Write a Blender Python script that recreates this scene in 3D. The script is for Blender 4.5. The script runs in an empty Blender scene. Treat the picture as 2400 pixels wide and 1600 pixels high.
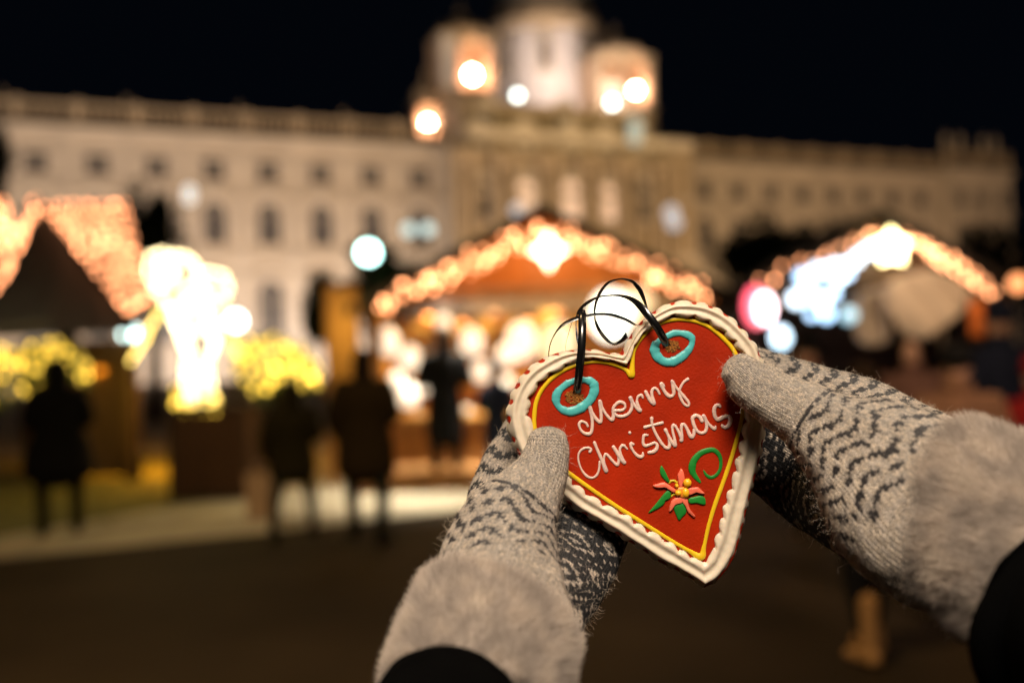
import bpy, bmesh, math, random
import numpy as np
from mathutils import Vector, Matrix, noise as mnoise

# ---------------------------------------------------------------- camera, sky, light, exposure
S = bpy.context.scene
COL = S.collection
PI = math.pi
FPX = 2400 * 35.0 / 36.0                      # focal length in photo pixels (2400 x 1600)
CAMZ = 1.6
ROLL = math.atan(0.03)
PITCH = math.atan(37 / FPX)
c_f = Vector((0, math.cos(PITCH), math.sin(PITCH)))
_r0 = Vector((1, 0, 0)); _u0 = _r0.cross(c_f)
c_r = _r0 * math.cos(ROLL) - _u0 * math.sin(ROLL)
c_u = _u0 * math.cos(ROLL) + _r0 * math.sin(ROLL)
C0 = Vector((0, 0, CAMZ))
cam = bpy.data.objects.new('camera', bpy.data.cameras.new('camera'))
COL.objects.link(cam)
cam.matrix_world = Matrix(((c_r.x, c_u.x, -c_f.x, C0.x), (c_r.y, c_u.y, -c_f.y, C0.y), (c_r.z, c_u.z, -c_f.z, C0.z), (0, 0, 0, 1)))
cam.data.sensor_width = 36; cam.data.lens = 35
cam.data.clip_start = 0.02; cam.data.clip_end = 3000
cam.data.dof.use_dof = True
cam.data.dof.focus_distance = 0.594
cam.data.dof.aperture_fstop = 2.85
S.camera = cam

W = bpy.data.worlds.new("World"); S.world = W; W.use_nodes = True
wn = W.node_tree.nodes; wl = W.node_tree.links
# night sky over the city: almost black, a trace of blue
wn['Background'].inputs['Color'].default_value = (.30, .50, .95, 1)
wn['Background'].inputs['Strength'].default_value = 0.0026

S.view_settings.view_transform = 'Standard'; S.view_settings.look = 'None'
S.view_settings.exposure = 0.0; S.view_settings.gamma = 1.0
S.cycles.use_adaptive_sampling = False
S.cycles.use_denoising = True
S.cycles.max_bounces = 5; S.cycles.diffuse_bounces = 3; S.cycles.glossy_bounces = 3
S.cycles.transparent_max_bounces = 8
S.cycles.sample_clamp_indirect = 3.0
S.cycles.caustics_reflective = False; S.cycles.caustics_refractive = False


def area(name, loc, target, sx, sy, power, color, spread=PI):
    l = bpy.data.lights.new(name, 'AREA'); l.shape = 'RECTANGLE'; l.size = sx; l.size_y = sy
    l.energy = power; l.color = color; l.spread = spread
    o = bpy.data.objects.new(name, l); COL.objects.link(o); o.location = loc
    o.rotation_euler = (Vector(target) - Vector(loc)).to_track_quat('-Z', 'Y').to_euler()
    return o


def point(name, loc, power, color, r=0.1):
    l = bpy.data.lights.new(name, 'POINT'); l.energy = power; l.color = color; l.shadow_soft_size = r
    o = bpy.data.objects.new(name, l); COL.objects.link(o); o.location = loc
    return o


def ray(px, py):
    return c_f + c_r * ((px - 1200) / FPX) + c_u * ((800 - py) / FPX)


def at(px, py, d):
    return C0 + ray(px, py) * d


def gnd(px, py, z=0.0):
    v = ray(px, py)
    return C0 + v * ((z - CAMZ) / v.z)


# key lamp behind the photographer, a fill, and an added lamp over the paving
area('key_light', (0.05, -1.1, 3.7), at(1500, 1050, .6), 1.3, 0.9, 21, (1.0, .83, .66), math.radians(62))
area('market_fill', (2.6, 1.6, 3.4), at(1600, 1050, .6), 0.8, 0.8, 2.4, (1.0, .70, .42), math.radians(80))
area('paving_fill', (-1.6, 2.2, 6.5), (-.6, 6.2, 0), 1.2, 1.2, 150, (1.0, .66, .30), math.radians(120))  # unseen lamp added to warm and brighten the dark paving
# floodlights at the foot of the palace
TH = math.atan(0.409)
FE = Vector((math.cos(TH), math.sin(TH), 0)); FN = Vector((math.sin(TH), -math.cos(TH), 0)); FO = Vector((0, 115.2, 0))


def fac(s, z, out=0.0):
    return FO + FE * s + FN * out + Vector((0, 0, z))


area('coat_light', (3.2, 1.8, 4.2), (2.9, 6.0, 1.5), .8, .8, 14, (1.0, .66, .42), math.radians(50))  # not a palace flood: unseen lamp added to brighten the coats at right
for s_, pw, colr in ((-68, 6200, (1, .80, .64)), (-52, 9600, (1, .80, .66)), (-38, 9800, (1, .77, .60)), (-24, 8200, (1, .71, .48)), (-10, 7400, (1, .68, .40)),
                     (8, 8000, (1, .69, .39)), (24, 5800, (1, .68, .38)), (40, 5200, (1, .67, .38)), (56, 4800, (1, .66, .40)), (72, 3600, (1, .68, .45))):
    area('facade_flood', fac(s_, 1.0, 30), fac(s_, 18, 0), 9, 2, pw * .62, colr)

# ---------------------------------------------------------------- materials


def nodes_of(m):
    m.use_nodes = True
    return m.node_tree.nodes, m.node_tree.links, m.node_tree.nodes['Principled BSDF']


def mat(name, color, rough=.6, metal=0.0, var=0.15, scale=8.0, bump=0.0, bscale=None, sheen=0.0, coat=0.0, sss=0.0, stretch=None):
    m = bpy.data.materials.new(name)
    n, l, b = nodes_of(m)
    b.inputs['Roughness'].default_value = rough; b.inputs['Metallic'].default_value = metal
    if sheen: b.inputs['Sheen Weight'].default_value = sheen
    if coat: b.inputs['Coat Weight'].default_value = coat
    if sss:
        b.inputs['Subsurface Weight'].default_value = sss; b.inputs['Subsurface Radius'].default_value = (.004, .002, .001); b.inputs['Subsurface Scale'].default_value = 1
    tc = n.new('ShaderNodeTexCoord'); src = tc.outputs['Object']
    if stretch:
        mp = n.new('ShaderNodeMapping'); mp.inputs['Scale'].default_value = stretch; l.new(src, mp.inputs[0]); src = mp.outputs[0]
    t = n.new('ShaderNodeTexNoise'); t.inputs['Scale'].default_value = scale; t.inputs['Detail'].default_value = 5
    l.new(src, t.inputs['Vector'])
    r = n.new('ShaderNodeValToRGB')
    c = Vector(color[:3])
    r.color_ramp.elements[0].position = .3; r.color_ramp.elements[1].position = .7
    r.color_ramp.elements[0].color = (*(c * (1 - var)), 1); r.color_ramp.elements[1].color = (*[min(1, x * (1 + var)) for x in c], 1)
    l.new(t.outputs['Fac'], r.inputs[0]); l.new(r.outputs[0], b.inputs['Base Color'])
    if bump:
        t2 = n.new('ShaderNodeTexNoise'); t2.inputs['Scale'].default_value = bscale or scale * 4; t2.inputs['Detail'].default_value = 4
        l.new(src, t2.inputs['Vector'])
        bp = n.new('ShaderNodeBump'); bp.inputs['Strength'].default_value = bump; bp.inputs['Distance'].default_value = .01
        l.new(t2.outputs['Fac'], bp.inputs['Height']); l.new(bp.outputs[0], b.inputs['Normal'])
    return m


def emit(name, color, strength, sampled=False):
    m = bpy.data.materials.new(name)
    n, l, b = nodes_of(m)
    b.inputs['Base Color'].default_value = (.8, .75, .7, 1)
    b.inputs['Emission Color'].default_value = (*color, 1); b.inputs['Emission Strength'].default_value = strength
    b.inputs['Roughness'].default_value = .4
    m.cycles.emission_sampling = 'AUTO' if sampled else 'NONE'
    return m


M = {}
M['paving'] = mat('dark_paving', (.030, .021, .012), .85, var=.5, scale=.5, bump=.3, bscale=25)
M['gravel'] = mat('pale_gravel', (.42, .38, .30), .9, var=.35, scale=.9, bump=.5, bscale=60)
for k_ in ('paving', 'gravel'): M[k_].node_tree.nodes['Principled BSDF'].inputs['Specular IOR Level'].default_value = .06
M['turf'] = mat('winter_turf', (.11, .105, .025), .9, var=.35, scale=6, bump=.6, bscale=90)
M['stone'] = mat('warm_stone', (.42, .35, .27), .85, var=.12, scale=.35, bump=.2, bscale=3)
M['stone_dark'] = mat('darker_stone', (.30, .225, .14), .85, var=.2, scale=.5, bump=.2, bscale=3)  # the darker of the stone tones
M['stone_pale'] = mat('pale_stone', (.55, .50, .46), .8, var=.08, scale=.4)
M['copper'] = mat('dark_copper_roof', (.05, .055, .055), .6, var=.2, scale=.8)
M['pane'] = mat('dark_window_glass', (.04, .036, .036), .3, var=.2, scale=2)
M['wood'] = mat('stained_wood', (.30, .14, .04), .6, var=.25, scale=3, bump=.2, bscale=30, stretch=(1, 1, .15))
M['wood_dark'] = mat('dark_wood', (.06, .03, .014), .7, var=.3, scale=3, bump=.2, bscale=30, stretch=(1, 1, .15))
M['roof'] = mat('dark_shingles', (.018, .016, .014), .8, var=.3, scale=4, bump=.3)
M['wire'] = mat('green_wire', (.01, .018, .01), .6)
M['iron'] = mat('black_iron', (.012, .012, .013), .45, metal=.6)
M['leaf'] = mat('dark_foliage', (.028, .05, .014), .6, var=.4, scale=3)
M['leaf2'] = mat('box_foliage', (.05, .085, .018), .55, var=.4, scale=5)
M['bark'] = mat('bark', (.022, .015, .01), .9, var=.3, scale=8, bump=.5)
M['canvas'] = mat('pale_canvas', (.52, .44, .36), .85, var=.06, scale=2, bump=.1)
M['skin'] = mat('skin', (.5, .30, .22), .5, var=.05, sss=.1)
M['paper'] = mat('kraft_paper', (.55, .38, .26), .8, var=.08, scale=6)
M['white'] = mat('white_ceramic', (.75, .70, .62), .25, var=.04)

# ---------------------------------------------------------------- mesh helpers


def rootmat(o):
    m = Matrix.Identity(4)
    while o is not None:
        m = o.matrix_basis @ m; o = o.parent
    return m


class MB:
    """collects shapes in world space and links them as one mesh object"""

    def __init__(s): s.v = []; s.f = []

    def add(s, vs, fs):
        o = len(s.v); s.v += [Vector(v) for v in vs]; s.f += [[i + o for i in f] for f in fs]; return s

    def box(s, x0, x1, y0, y1, z0, z1, T=None):
        vs = [Vector(p) for p in ((x0, y0, z0), (x1, y0, z0), (x1, y1, z0), (x0, y1, z0), (x0, y0, z1), (x1, y0, z1), (x1, y1, z1), (x0, y1, z1))]
        if T: vs = [T(v) for v in vs]
        return s.add(vs, [(0, 3, 2, 1), (4, 5, 6, 7), (0, 1, 5, 4), (1, 2, 6, 5), (2, 3, 7, 6), (3, 0, 4, 7)])

    def prism(s, poly, axis, closed=True):
        n = len(poly); a = [Vector(p) for p in poly]; b = [p + Vector(axis) for p in a]
        return s.add(a + b, [list(range(n))[::-1], [n + i for i in range(n)]] + [(i, (i + 1) % n, n + (i + 1) % n, n + i) for i in range(n)])

    def tube(s, pts, rad, n=8, caps=True, up=None):
        pts = [Vector(p) for p in pts]; k = len(pts)
        rad = list(rad) if hasattr(rad, '__len__') else [rad] * k
        vs = []; fs = []; prev = Vector(up) if up else Vector((.13, .2, .97))
        for i, p in enumerate(pts):
            t = (pts[min(i + 1, k - 1)] - pts[max(i - 1, 0)]).normalized()
            a = prev - t * prev.dot(t)
            if a.length < 1e-6: a = t.orthogonal()
            a.normalize(); prev = a; b = t.cross(a)
            for j in range(n):
                an = 2 * PI * j / n
                vs.append(p + (a * math.cos(an) + b * math.sin(an)) * rad[i])
        for i in range(k - 1):
            for j in range(n):
                fs.append((i * n + j, i * n + (j + 1) % n, (i + 1) * n + (j + 1) % n, (i + 1) * n + j))
        if caps:
            fs.append(list(range(n))[::-1]); fs.append([(k - 1) * n + j for j in range(n)])
        return s.add(vs, fs)

    def lathe(s, prof, c=(0, 0, 0), n=20, T=None, sx=1, sy=1):
        vs = []; fs = []; c = Vector(c)
        for r, z in prof:
            for j in range(n):
                an = 2 * PI * (j + .5) / n
                v = Vector((c.x + r * sx * math.cos(an), c.y + r * sy * math.sin(an), c.z + z))
                vs.append(T(v) if T else v)
        for i in range(len(prof) - 1):
            for j in range(n):
                fs.append((i * n + j, i * n + (j + 1) % n, (i + 1) * n + (j + 1) % n, (i + 1) * n + j))
        fs.append(list(range(n))[::-1]); fs.append([(len(prof) - 1) * n + j for j in range(n)])
        return s.add(vs, fs)

    def ball(s, c, rx, ry=None, rz=None, n=14, m=9):
        ry = ry or rx; rz = rz or rx
        pr = [(max(1e-4, math.sin(PI * i / m)), -math.cos(PI * i / m) * rz) for i in range(m + 1)]
        return s.lathe([(r * rx, z) for r, z in pr], c, n, sy=ry / rx)

    def loft(s, secs, n=24):
        """secs: (centre, A, B) with half-axis vectors; rounded caps are up to the caller"""
        vs = []; fs = []
        for c, A, B in secs:
            for j in range(n):
                an = 2 * PI * j / n
                vs.append(c + A * math.cos(an) + B * math.sin(an))
        k = len(secs)
        for i in range(k - 1):
            for j in range(n):
                fs.append((i * n + j, i * n + (j + 1) % n, (i + 1) * n + (j + 1) % n, (i + 1) * n + j))
        fs.append(list(range(n))[::-1]); fs.append([(k - 1) * n + j for j in range(n)])
        return s.add(vs, fs)

    def mesh(s, name, M0=None, smooth=False, fix=True):
        me = bpy.data.meshes.new(name)
        vs = [M0 @ v for v in s.v] if M0 is not None else s.v
        me.from_pydata([tuple(v) for v in vs], [], s.f); me.update()
        if fix:
            bm = bmesh.new(); bm.from_mesh(me); bmesh.ops.recalc_face_normals(bm, faces=bm.faces); bm.to_mesh(me); bm.free()
        if smooth: me.polygons.foreach_set('use_smooth', [True] * len(me.polygons))
        return me

    def build(s, name, m, parent=None, smooth=False, origin=None, bevel=0, fix=True):
        M0 = rootmat(parent).inverted() if parent else (Matrix.Translation(-Vector(origin)) if origin is not None else None)
        me = s.mesh(name, M0, smooth, fix)
        me.materials.append(m)
        o = bpy.data.objects.new(name, me); COL.objects.link(o)
        if parent: o.parent = parent
        elif origin is not None: o.location = origin
        if bevel:
            b = o.modifiers.new('bevel', 'BEVEL'); b.width = bevel; b.segments = 2; b.limit_method = 'ANGLE'
        return o


def remeshed(mb, name, voxel, smooth_iter=6):
    me = mb.mesh(name)
    o = bpy.data.objects.new(name, me); COL.objects.link(o)
    r = o.modifiers.new('r', 'REMESH'); r.mode = 'VOXEL'; r.voxel_size = voxel
    if smooth_iter:
        sm = o.modifiers.new('s', 'SMOOTH'); sm.factor = .5; sm.iterations = smooth_iter
    dg = bpy.context.evaluated_depsgraph_get(); dg.update()
    out = bpy.data.meshes.new_from_object(o.evaluated_get(dg))
    out.name = name
    bpy.data.objects.remove(o); bpy.data.meshes.remove(me)
    out.polygons.foreach_set('use_smooth', [True] * len(out.polygons))
    return out


def link_mesh(me, name, m, parent):
    if parent: me.transform(rootmat(parent).inverted())
    me.materials.clear(); me.materials.append(m)
    o = bpy.data.objects.new(name, me); COL.objects.link(o); o.parent = parent
    return o


def tag(o, label=None, cat=None, group=None, kind=None):
    if label: o['label'] = label
    if cat: o['category'] = cat
    if group: o['group'] = group
    if kind: o['kind'] = kind
    return o


def empty(name, loc, label, cat, group=None, rz=0):
    o = bpy.data.objects.new(name, None); COL.objects.link(o)
    o.empty_display_size = .1
    o.location = loc; o.rotation_euler = (0, 0, rz)
    return tag(o, label, cat, group)


def copy_tree(o, parent=None):
    c = o.copy(); COL.objects.link(c); c.parent = parent
    for ch in list(o.children): copy_tree(ch, c)
    return c


def crom(pts, per=8, closed=False):
    """Catmull-Rom through points of any dimension"""
    P = [np.array(p, float) for p in pts]; out = []; n = len(P)
    rng = range(n) if closed else range(n - 1)
    for i in rng:
        p0 = P[(i - 1) % n] if closed or i > 0 else 2 * P[0] - P[1]
        p1 = P[i]; p2 = P[(i + 1) % n]
        p3 = P[(i + 2) % n] if closed or i + 2 < n else 2 * P[-1] - P[-2]
        for k in range(per):
            t = k / per
            out.append(.5 * ((2 * p1) + (-p0 + p2) * t + (2 * p0 - 5 * p1 + 4 * p2 - p3) * t * t + (-p0 + 3 * p1 - 3 * p2 + p3) * t ** 3))
    if not closed: out.append(P[-1])
    return out


def resample(pts, n):
    P = np.array(pts, float); d = np.r_[0, np.cumsum(np.linalg.norm(np.diff(P, axis=0), axis=1))]
    t = np.linspace(0, d[-1], n)
    return np.stack([np.interp(t, d, P[:, k]) for k in range(P.shape[1])], 1)


# ---------------------------------------------------------------- ground
def sheet(name, poly, z, m, kind='structure'):
    mb = MB(); mb.add([(x, y, z) for x, y in poly], [list(range(len(poly)))])
    return tag(mb.build(name, m, fix=False), kind=kind)


sheet('ground', [(-900, -300), (900, -300), (900, 1500), (-900, 1500)], 0, M['paving'])
sheet('path', [(-30, -5.0), (-4.6, 8.5), (-2.43, 9.5), (-1.33, 10.15), (-.2, 10.9), (3.5, 12.3), (14, 13.6), (60, 24), (60, 70), (-70, 70), (-70, -5)], .004, M['gravel'])
lawn = sheet('lawn', [(-30, 1), (-5.1, 9.55), (-3.5, 12.2), (-3.0, 14.6), (-4.0, 18.5), (-30, 21)], .008, M['turf'])
random.seed(4)
gb = MB()
for i in range(9000):
    while True:
        x = random.uniform(-14, -3.2); y = random.uniform(7, 17.5)
        if y > 9.7 + (x + 5.1) * -.32 and x < -3.7 + (y - 12) * .12: break
    h = random.uniform(.03, .07); a = random.uniform(0, PI); w = .006
    dx, dy = math.cos(a) * w, math.sin(a) * w
    gb.add([(x - dx, y - dy, .008), (x + dx, y + dy, .008), (x + random.uniform(-.02, .02), y + random.uniform(-.02, .02), h)], [(0, 1, 2)])
tag(gb.build('grass', M['turf'], fix=False), kind='stuff')

# ---------------------------------------------------------------- the palace


def PT(v):
    return FO + FE * v.x - FN * v.y + Vector((0, 0, v.z))


def pfac(px, py, out=0.0):
    v = ray(px, py); t = ((FO + FN * out) - C0).dot(FN) / v.dot(FN)
    p = C0 + v * t - FO
    return p.dot(FE), p.z


palace = empty('palace', FO, 'floodlit stone palace with domed centre and long window rows behind the market', 'palace', rz=TH)


def pbox(mb, s0, s1, o0, o1, z0, z1):
    return mb.box(s0, s1, -o1, -o0, z0, z1, PT)


SL = pfac(1052, 400)[0]; SR = pfac(1572, 400)[0]; SE = pfac(2200, 400)[0]; SEE = pfac(2346, 400)[0]
RZ = 26.0
ATZ = pfac(1300, 250, 3.7)[1]
AL = pfac(1080, 260, 3)[0]; AR = pfac(1512, 260, 3)[0]
mb = MB(); pbox(mb, -84, SL - .01, -18, 0, 0, RZ); wing_l = mb.build('wing', M['stone'], palace)
mb = MB(); pbox(mb, SR + .01, SE - .01, -18, 0, 0, RZ); wing_r = mb.build('wing', M['stone'], palace)
mb = MB(); pbox(mb, SE, SEE, -18, 1.6, 0, RZ + .6); pav = mb.build('end_pavilion', M['stone'], palace)
mb = MB(); pbox(mb, SL, SR, -22, 5, 0, 27); centre = mb.build('centre_block', M['stone_dark'], palace)
mb = MB(); pbox(mb, AL, AR, -20, 3.2, 27.1, ATZ - .7); pbox(mb, AL - .4, AR + .4, -20, 3.7, ATZ - .69, ATZ); attic = mb.build('attic', M['stone_dark'], palace)


def trim(s0, s1, o, parent, top=RZ, wide=.7):
    mb = MB()
    pbox(mb, s0, s1, o + .002, o + wide * .5, top - 1.5, top - 1.1); pbox(mb, s0 + .001, s1 - .001, o + .002, o + wide, top - 1.1, top - .4)
    mb.build('cornice', M['stone'], parent)
    for z0, z1, k in ((19.4, 19.9, .35), (12.4, 13.1, .5)):
        mb = MB(); pbox(mb, s0, s1, o + .002, o + wide * k, z0, z1); mb.build('string_course', M['stone'], parent)


trim(-84, SL - .02, 0, wing_l); trim(SR + .02, SE - .02, 0, wing_r); trim(SE, SEE, 1.6, pav, top=RZ + .6); trim(SL, SR, 5, centre, top=27)


def balustrade(s0, s1, o, z, parent, h=2.0):
    mb = MB()
    pbox(mb, s0, s1, o - .5, o, z + .01, z + .35); pbox(mb, s0, s1, o - .5, o, z + h - .35, z + h)
    n = int((s1 - s0) / .8)
    for i in range(n):
        s = s0 + (i + .5) * (s1 - s0) / n
        mb.lathe([(.14, z + .34), (.22, z + .8), (.1, z + 1.3), (.16, z + h - .34)], (s, -(o - .25), 0), 6, T=PT)
    n = int((s1 - s0) / 5.4)
    for i in range(n + 1):
        s = s0 + .4 + i * (s1 - s0 - .8) / max(n, 1)
        pbox(mb, s - .45, s + .45, o - .62, o + .1, z + .02, z + h + .25)
    return mb.build('balustrade', M['stone_dark'], parent)


balustrade(-84, SL - .03, 0, RZ, wing_l); balustrade(SR + .03, SE - .03, 0, RZ, wing_r); balustrade(SE + .1, SEE, 1.6, RZ + .6, pav)


def win(w, h, arched):
    """window_frame with a pane below it, built about the origin of the facade plane"""
    def outline(w, h, k):
        if not arched: return [(-w / 2, -h / 2), (w / 2, -h / 2), (w / 2, h / 2), (-w / 2, h / 2)]
        p = [(-w / 2, -h / 2), (w / 2, -h / 2)]
        r = w / 2
        return p + [(r * math.cos(PI * i / k), h / 2 - r + r * math.sin(PI * i / k)) for i in range(k + 1)]
    mb = MB(); k = 8
    a = outline(w + .9, h + .9, k); b = outline(w, h, k); n = len(a)
    vs = [(x, -.32, z) for x, z in a] + [(x, -.32, z) for x, z in b] + [(x, .0, z) for x, z in a] + [(x, -.02, z) for x, z in b]
    fs = []
    for i in range(n):
        j = (i + 1) % n
        fs += [(i, j, n + j, n + i), (j, i, 2 * n + i, 2 * n + j), (n + i, n + j, 3 * n + j, 3 * n + i)]
    mb.add(vs, fs)
    mb.box(-w / 2 - .8, w / 2 + .8, -.6, 0, -h / 2 - .75, -h / 2 - .451)
    if arched: mb.prism([(-w / 2 - .9, -.5, h / 2 + .5), (w / 2 + .9, -.5, h / 2 + .5), (0, -.5, h / 2 + 1.5)], (0, .49, 0))
    mb.box(-.06, .06, -.06, -.03, -h / 2, h / 2); mb.box(-w / 2, w / 2, -.062, -.03, h * .18, h * .18 + .1)
    fm = mb.mesh('window'); fm.materials.append(M['stone'])
    pb = MB(); c = [(x, -.024, z) for x, z in b]; pb.add(c, [list(range(len(c)))])
    pm = pb.mesh('pane', fix=False); pm.materials.append(M['pane'])
    return fm, pm


WIN = {'small': win(2.1, 2.0, False), 'tall': win(2.3, 4.3, True), 'door': win(2.6, 6.2, True), 'tiny': win(1.3, 1.7, True), 'slit': win(1.1, 3.4, True)}


def put_win(kind, s, z, out, parent, rz=0.0, pane_mat=None, loc=None):
    fm, pm = WIN[kind]
    f = bpy.data.objects.new('window', fm); COL.objects.link(f); f.parent = parent
    f.location = loc if loc else (s, -out, z); f.rotation_euler = (0, 0, rz)
    p = bpy.data.objects.new('pane', pm); COL.objects.link(p); p.parent = f
    if pane_mat:
        p.data = pm.copy(); p.data.materials[0] = pane_mat
    return f


# bays of the wings: small square windows over tall arched ones over the ground-floor arches
sA = pfac(84, 372)[0]; sB = pfac(981, 408)[0]
bay = (sB - sA) / 7
for i in range(-2, 8):
    s = sA + bay * i
    put_win('small', s, 21.9, .01, palace); put_win('tall', s, 16.4, .01, palace)
    put_win('door', s, 7.2, .01, palace)
sC = pfac(1648, 440)[0]; sD = pfac(1727, 445)[0]
for i in range(8):
    s = sC + (sD - sC) * i
    if s > SE - 2: break
    put_win('small', s, 21.9, .01, palace); put_win('tall', s, 16.4, .01, palace)
for i in range(3):
    s = SE + (SEE - SE) * (i + .5) / 3
    put_win('small', s, 21.9, 1.61, palace); put_win('tall', s, 16.4, 1.61, palace)
# pilasters of the wings
def pilaster(s_, parent, m, h=None):
    pl = MB(); pbox(pl, s_ - .45, s_ + .45, .003, .5, 13.1, 13.8); pbox(pl, s_ - .38, s_ + .38, .003, .4, 13.8, 18.9); pbox(pl, s_ - .5, s_ + .5, .003, .55, 18.9, 19.39)
    pl.build('pilaster', m, parent)
    pl = MB(); pbox(pl, s_ - .3, s_ + .3, .003, .3, 19.91, RZ - 1.51); pl.build('pilaster', m, parent)


for i in range(-2, 8): pilaster(sA + bay * (i - .5), wing_l, M['stone'])
for i in range(8):
    s = sC + (sD - sC) * (i + .5)
    if s > SE - 1: break
    pilaster(s, wing_r, M['stone'])
# the centre: giant columns, glowing arched windows
glow = emit('lamplit_pane', (1, .56, .40), .42)
SM = (SL + SR) / 2
for px, py in ((1230, 467), (1337, 467), (1421, 475)):
    s, z = pfac(px, py, 5)
    put_win('tall', s, z, 5.01, palace, pane_mat=glow); put_win('tiny', s, z + 6.6, 5.01, palace)
for px in (1125, 1500):
    s, z = pfac(px, 470, 5); put_win('tall', s, z, 5.01, palace); put_win('tiny', s, z + 6.6, 5.01, palace)
cb = MB()
for px in (1085, 1180, 1284, 1378, 1462, 1545):
    s, _ = pfac(px, 450, 5)
    for ds in (-.8, .8):
        cb.lathe([(.75, 11.5), (.75, 12.2), (.6, 12.4), (.52, 22.2), (.75, 22.8), (.75, 23.4)], (s + ds, -5.9, 0), 12, T=PT)
    pbox(cb, s - 1.7, s + 1.7, 5.01, 6.9, 10.4, 11.49)
    pbox(cb, s - 1.7, s + 1.7, 5.01, 6.9, 23.41, 24.2)
cb.build('columns', M['stone_dark'], centre)
for px in (1137, 1320):
    s, z = pfac(px, 286, 3.2); put_win('tiny', s, z + .4, 3.21, palace)

# statues on the roofline


def statue(s, out, z, h, parent, m):
    k = h / 3.0; c = (s, -out, z)
    mb = MB()
    mb.lathe([(.55 * k, 0), (.55 * k, .5 * k), (.4 * k, .52 * k), (.42 * k, 1.2 * k), (.3 * k, 1.7 * k), (.42 * k, 2.2 * k), (.16 * k, 2.45 * k)], c, 10, T=PT)
    mb.lathe([(.05 * k, 2.42 * k), (.2 * k, 2.6 * k), (.19 * k, 2.8 * k), (.05 * k, 2.98 * k)], c, 10, T=PT)
    a = PT(Vector(c)); mb.tube([a + Vector((0, 0, 2.15 * k)) + FE * .35 * k, a + Vector((0, 0, 1.8 * k)) + FE * .75 * k, a + Vector((0, 0, 2.4 * k)) + FE * .9 * k], [.13 * k, .11 * k, .08 * k], 8)
    mb.tube([a + Vector((0, 0, 2.15 * k)) - FE * .35 * k, a + Vector((0, 0, 1.6 * k)) - FE * .6 * k, a + Vector((0, 0, 1.3 * k)) - FE * .3 * k + FN * .2], [.13 * k, .11 * k, .08 * k], 8)
    return mb.build('statue', m, parent, True)


for px in (2214, 2248, 2302, 2330):
    s, _ = pfac(px, 360, 1); statue(s, 1.2, RZ + 2.8, 2.5, palace, M['stone'])
for i in range(-1, 7, 2):
    statue(sA + bay * (i + .5), -.3, RZ + 2.2, .9, palace, M['stone_dark'])

# drum and dome (octagonal), set back behind the attic
DO = -15.0
sd, _ = pfac(1275, 150, DO)
zb = pfac(1275, 252, DO + 6)[1]; zt = pfac(1275, 44, DO + 6)[1]
R8 = 7.0
_cl = (C0 - FO); _cs, _co = _cl.dot(FE), _cl.dot(FN)
DROT = math.atan2(-_co + DO, _cs - sd) + .04


def oct_lathe(mb, prof, s, out, rot=0.0, n=8):
    vs = []; fs = []
    for r, z in prof:
        for j in range(n):
            an = 2 * PI * (j + .5) / n + rot
            vs.append(PT(Vector((s + r * math.cos(an), -out + r * math.sin(an), z))))
    for i in range(len(prof) - 1):
        for j in range(n): fs.append((i * n + j, i * n + (j + 1) % n, (i + 1) * n + (j + 1) % n, (i + 1) * n + j))
    fs.append(list(range(n))[::-1]); fs.append([(len(prof) - 1) * n + j for j in range(n)])
    return mb.add(vs, fs)


mb = oct_lathe(MB(), [(R8 + .6, zb - 4), (R8 + .6, zb + .4), (R8, zb + .41), (R8, zt - 1.2)], sd, DO, DROT, 16); drum = mb.build('drum', M['stone_pale'], palace)
mb = oct_lathe(MB(), [(R8 + .02, zt - 1.19), (R8 + .9, zt - .7), (R8 + 1.0, zt + .3), (R8 + .3, zt + .8), (R8 + .2, zt + 2.0)], sd, DO, DROT, 16); mb.build('drum_cornice', M['stone_dark'], drum)
prof = [(R8 + .1, zt + 2.01)] + [((R8 - .2) * math.cos(a) ** .8, zt + 2.1 + 9.5 * math.sin(a)) for a in [i * PI / 2 / 9 for i in range(9)]] + [(1.4, zt + 12), (1.4, zt + 15), (.2, zt + 18)]
dome = oct_lathe(MB(), prof, sd, DO, DROT, 16).build('dome', M['copper'], palace)
pb = MB()
for j in range(8):
    an = 2 * PI * (j + .5) / 8 + DROT
    c = PT(Vector((sd + (R8 - .05) * math.cos(an), -DO + (R8 - .05) * math.sin(an), 0)))
    pb.lathe([(.45, zb + .4), (.45, zt - 1.25)], (c.x, c.y, 0), 8)
pb.build('corner_columns', M['stone_pale'], drum)
for k in (0, -1, 1, 2):
    an = 2 * PI * k / 8 + DROT; rr = R8 * math.cos(PI / 16) + .02
    f = put_win('slit', 0, 0, 0, palace, rz=an + PI / 2, loc=(sd + rr * math.cos(an), -DO + rr * math.sin(an), (zb + zt) / 2 + 1.2))

# open tabernacle towers at the corners of the dome, lit from inside
uplight = emit('uplighter', (1, .62, .42), 95, True)
flood_e = emit('white_floodlight', (.86, 1, .95), 8, True)
M['stone_warm'] = mat('warm_inner_stone', (.50, .34, .22), .85, var=.1, scale=.4)


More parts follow.
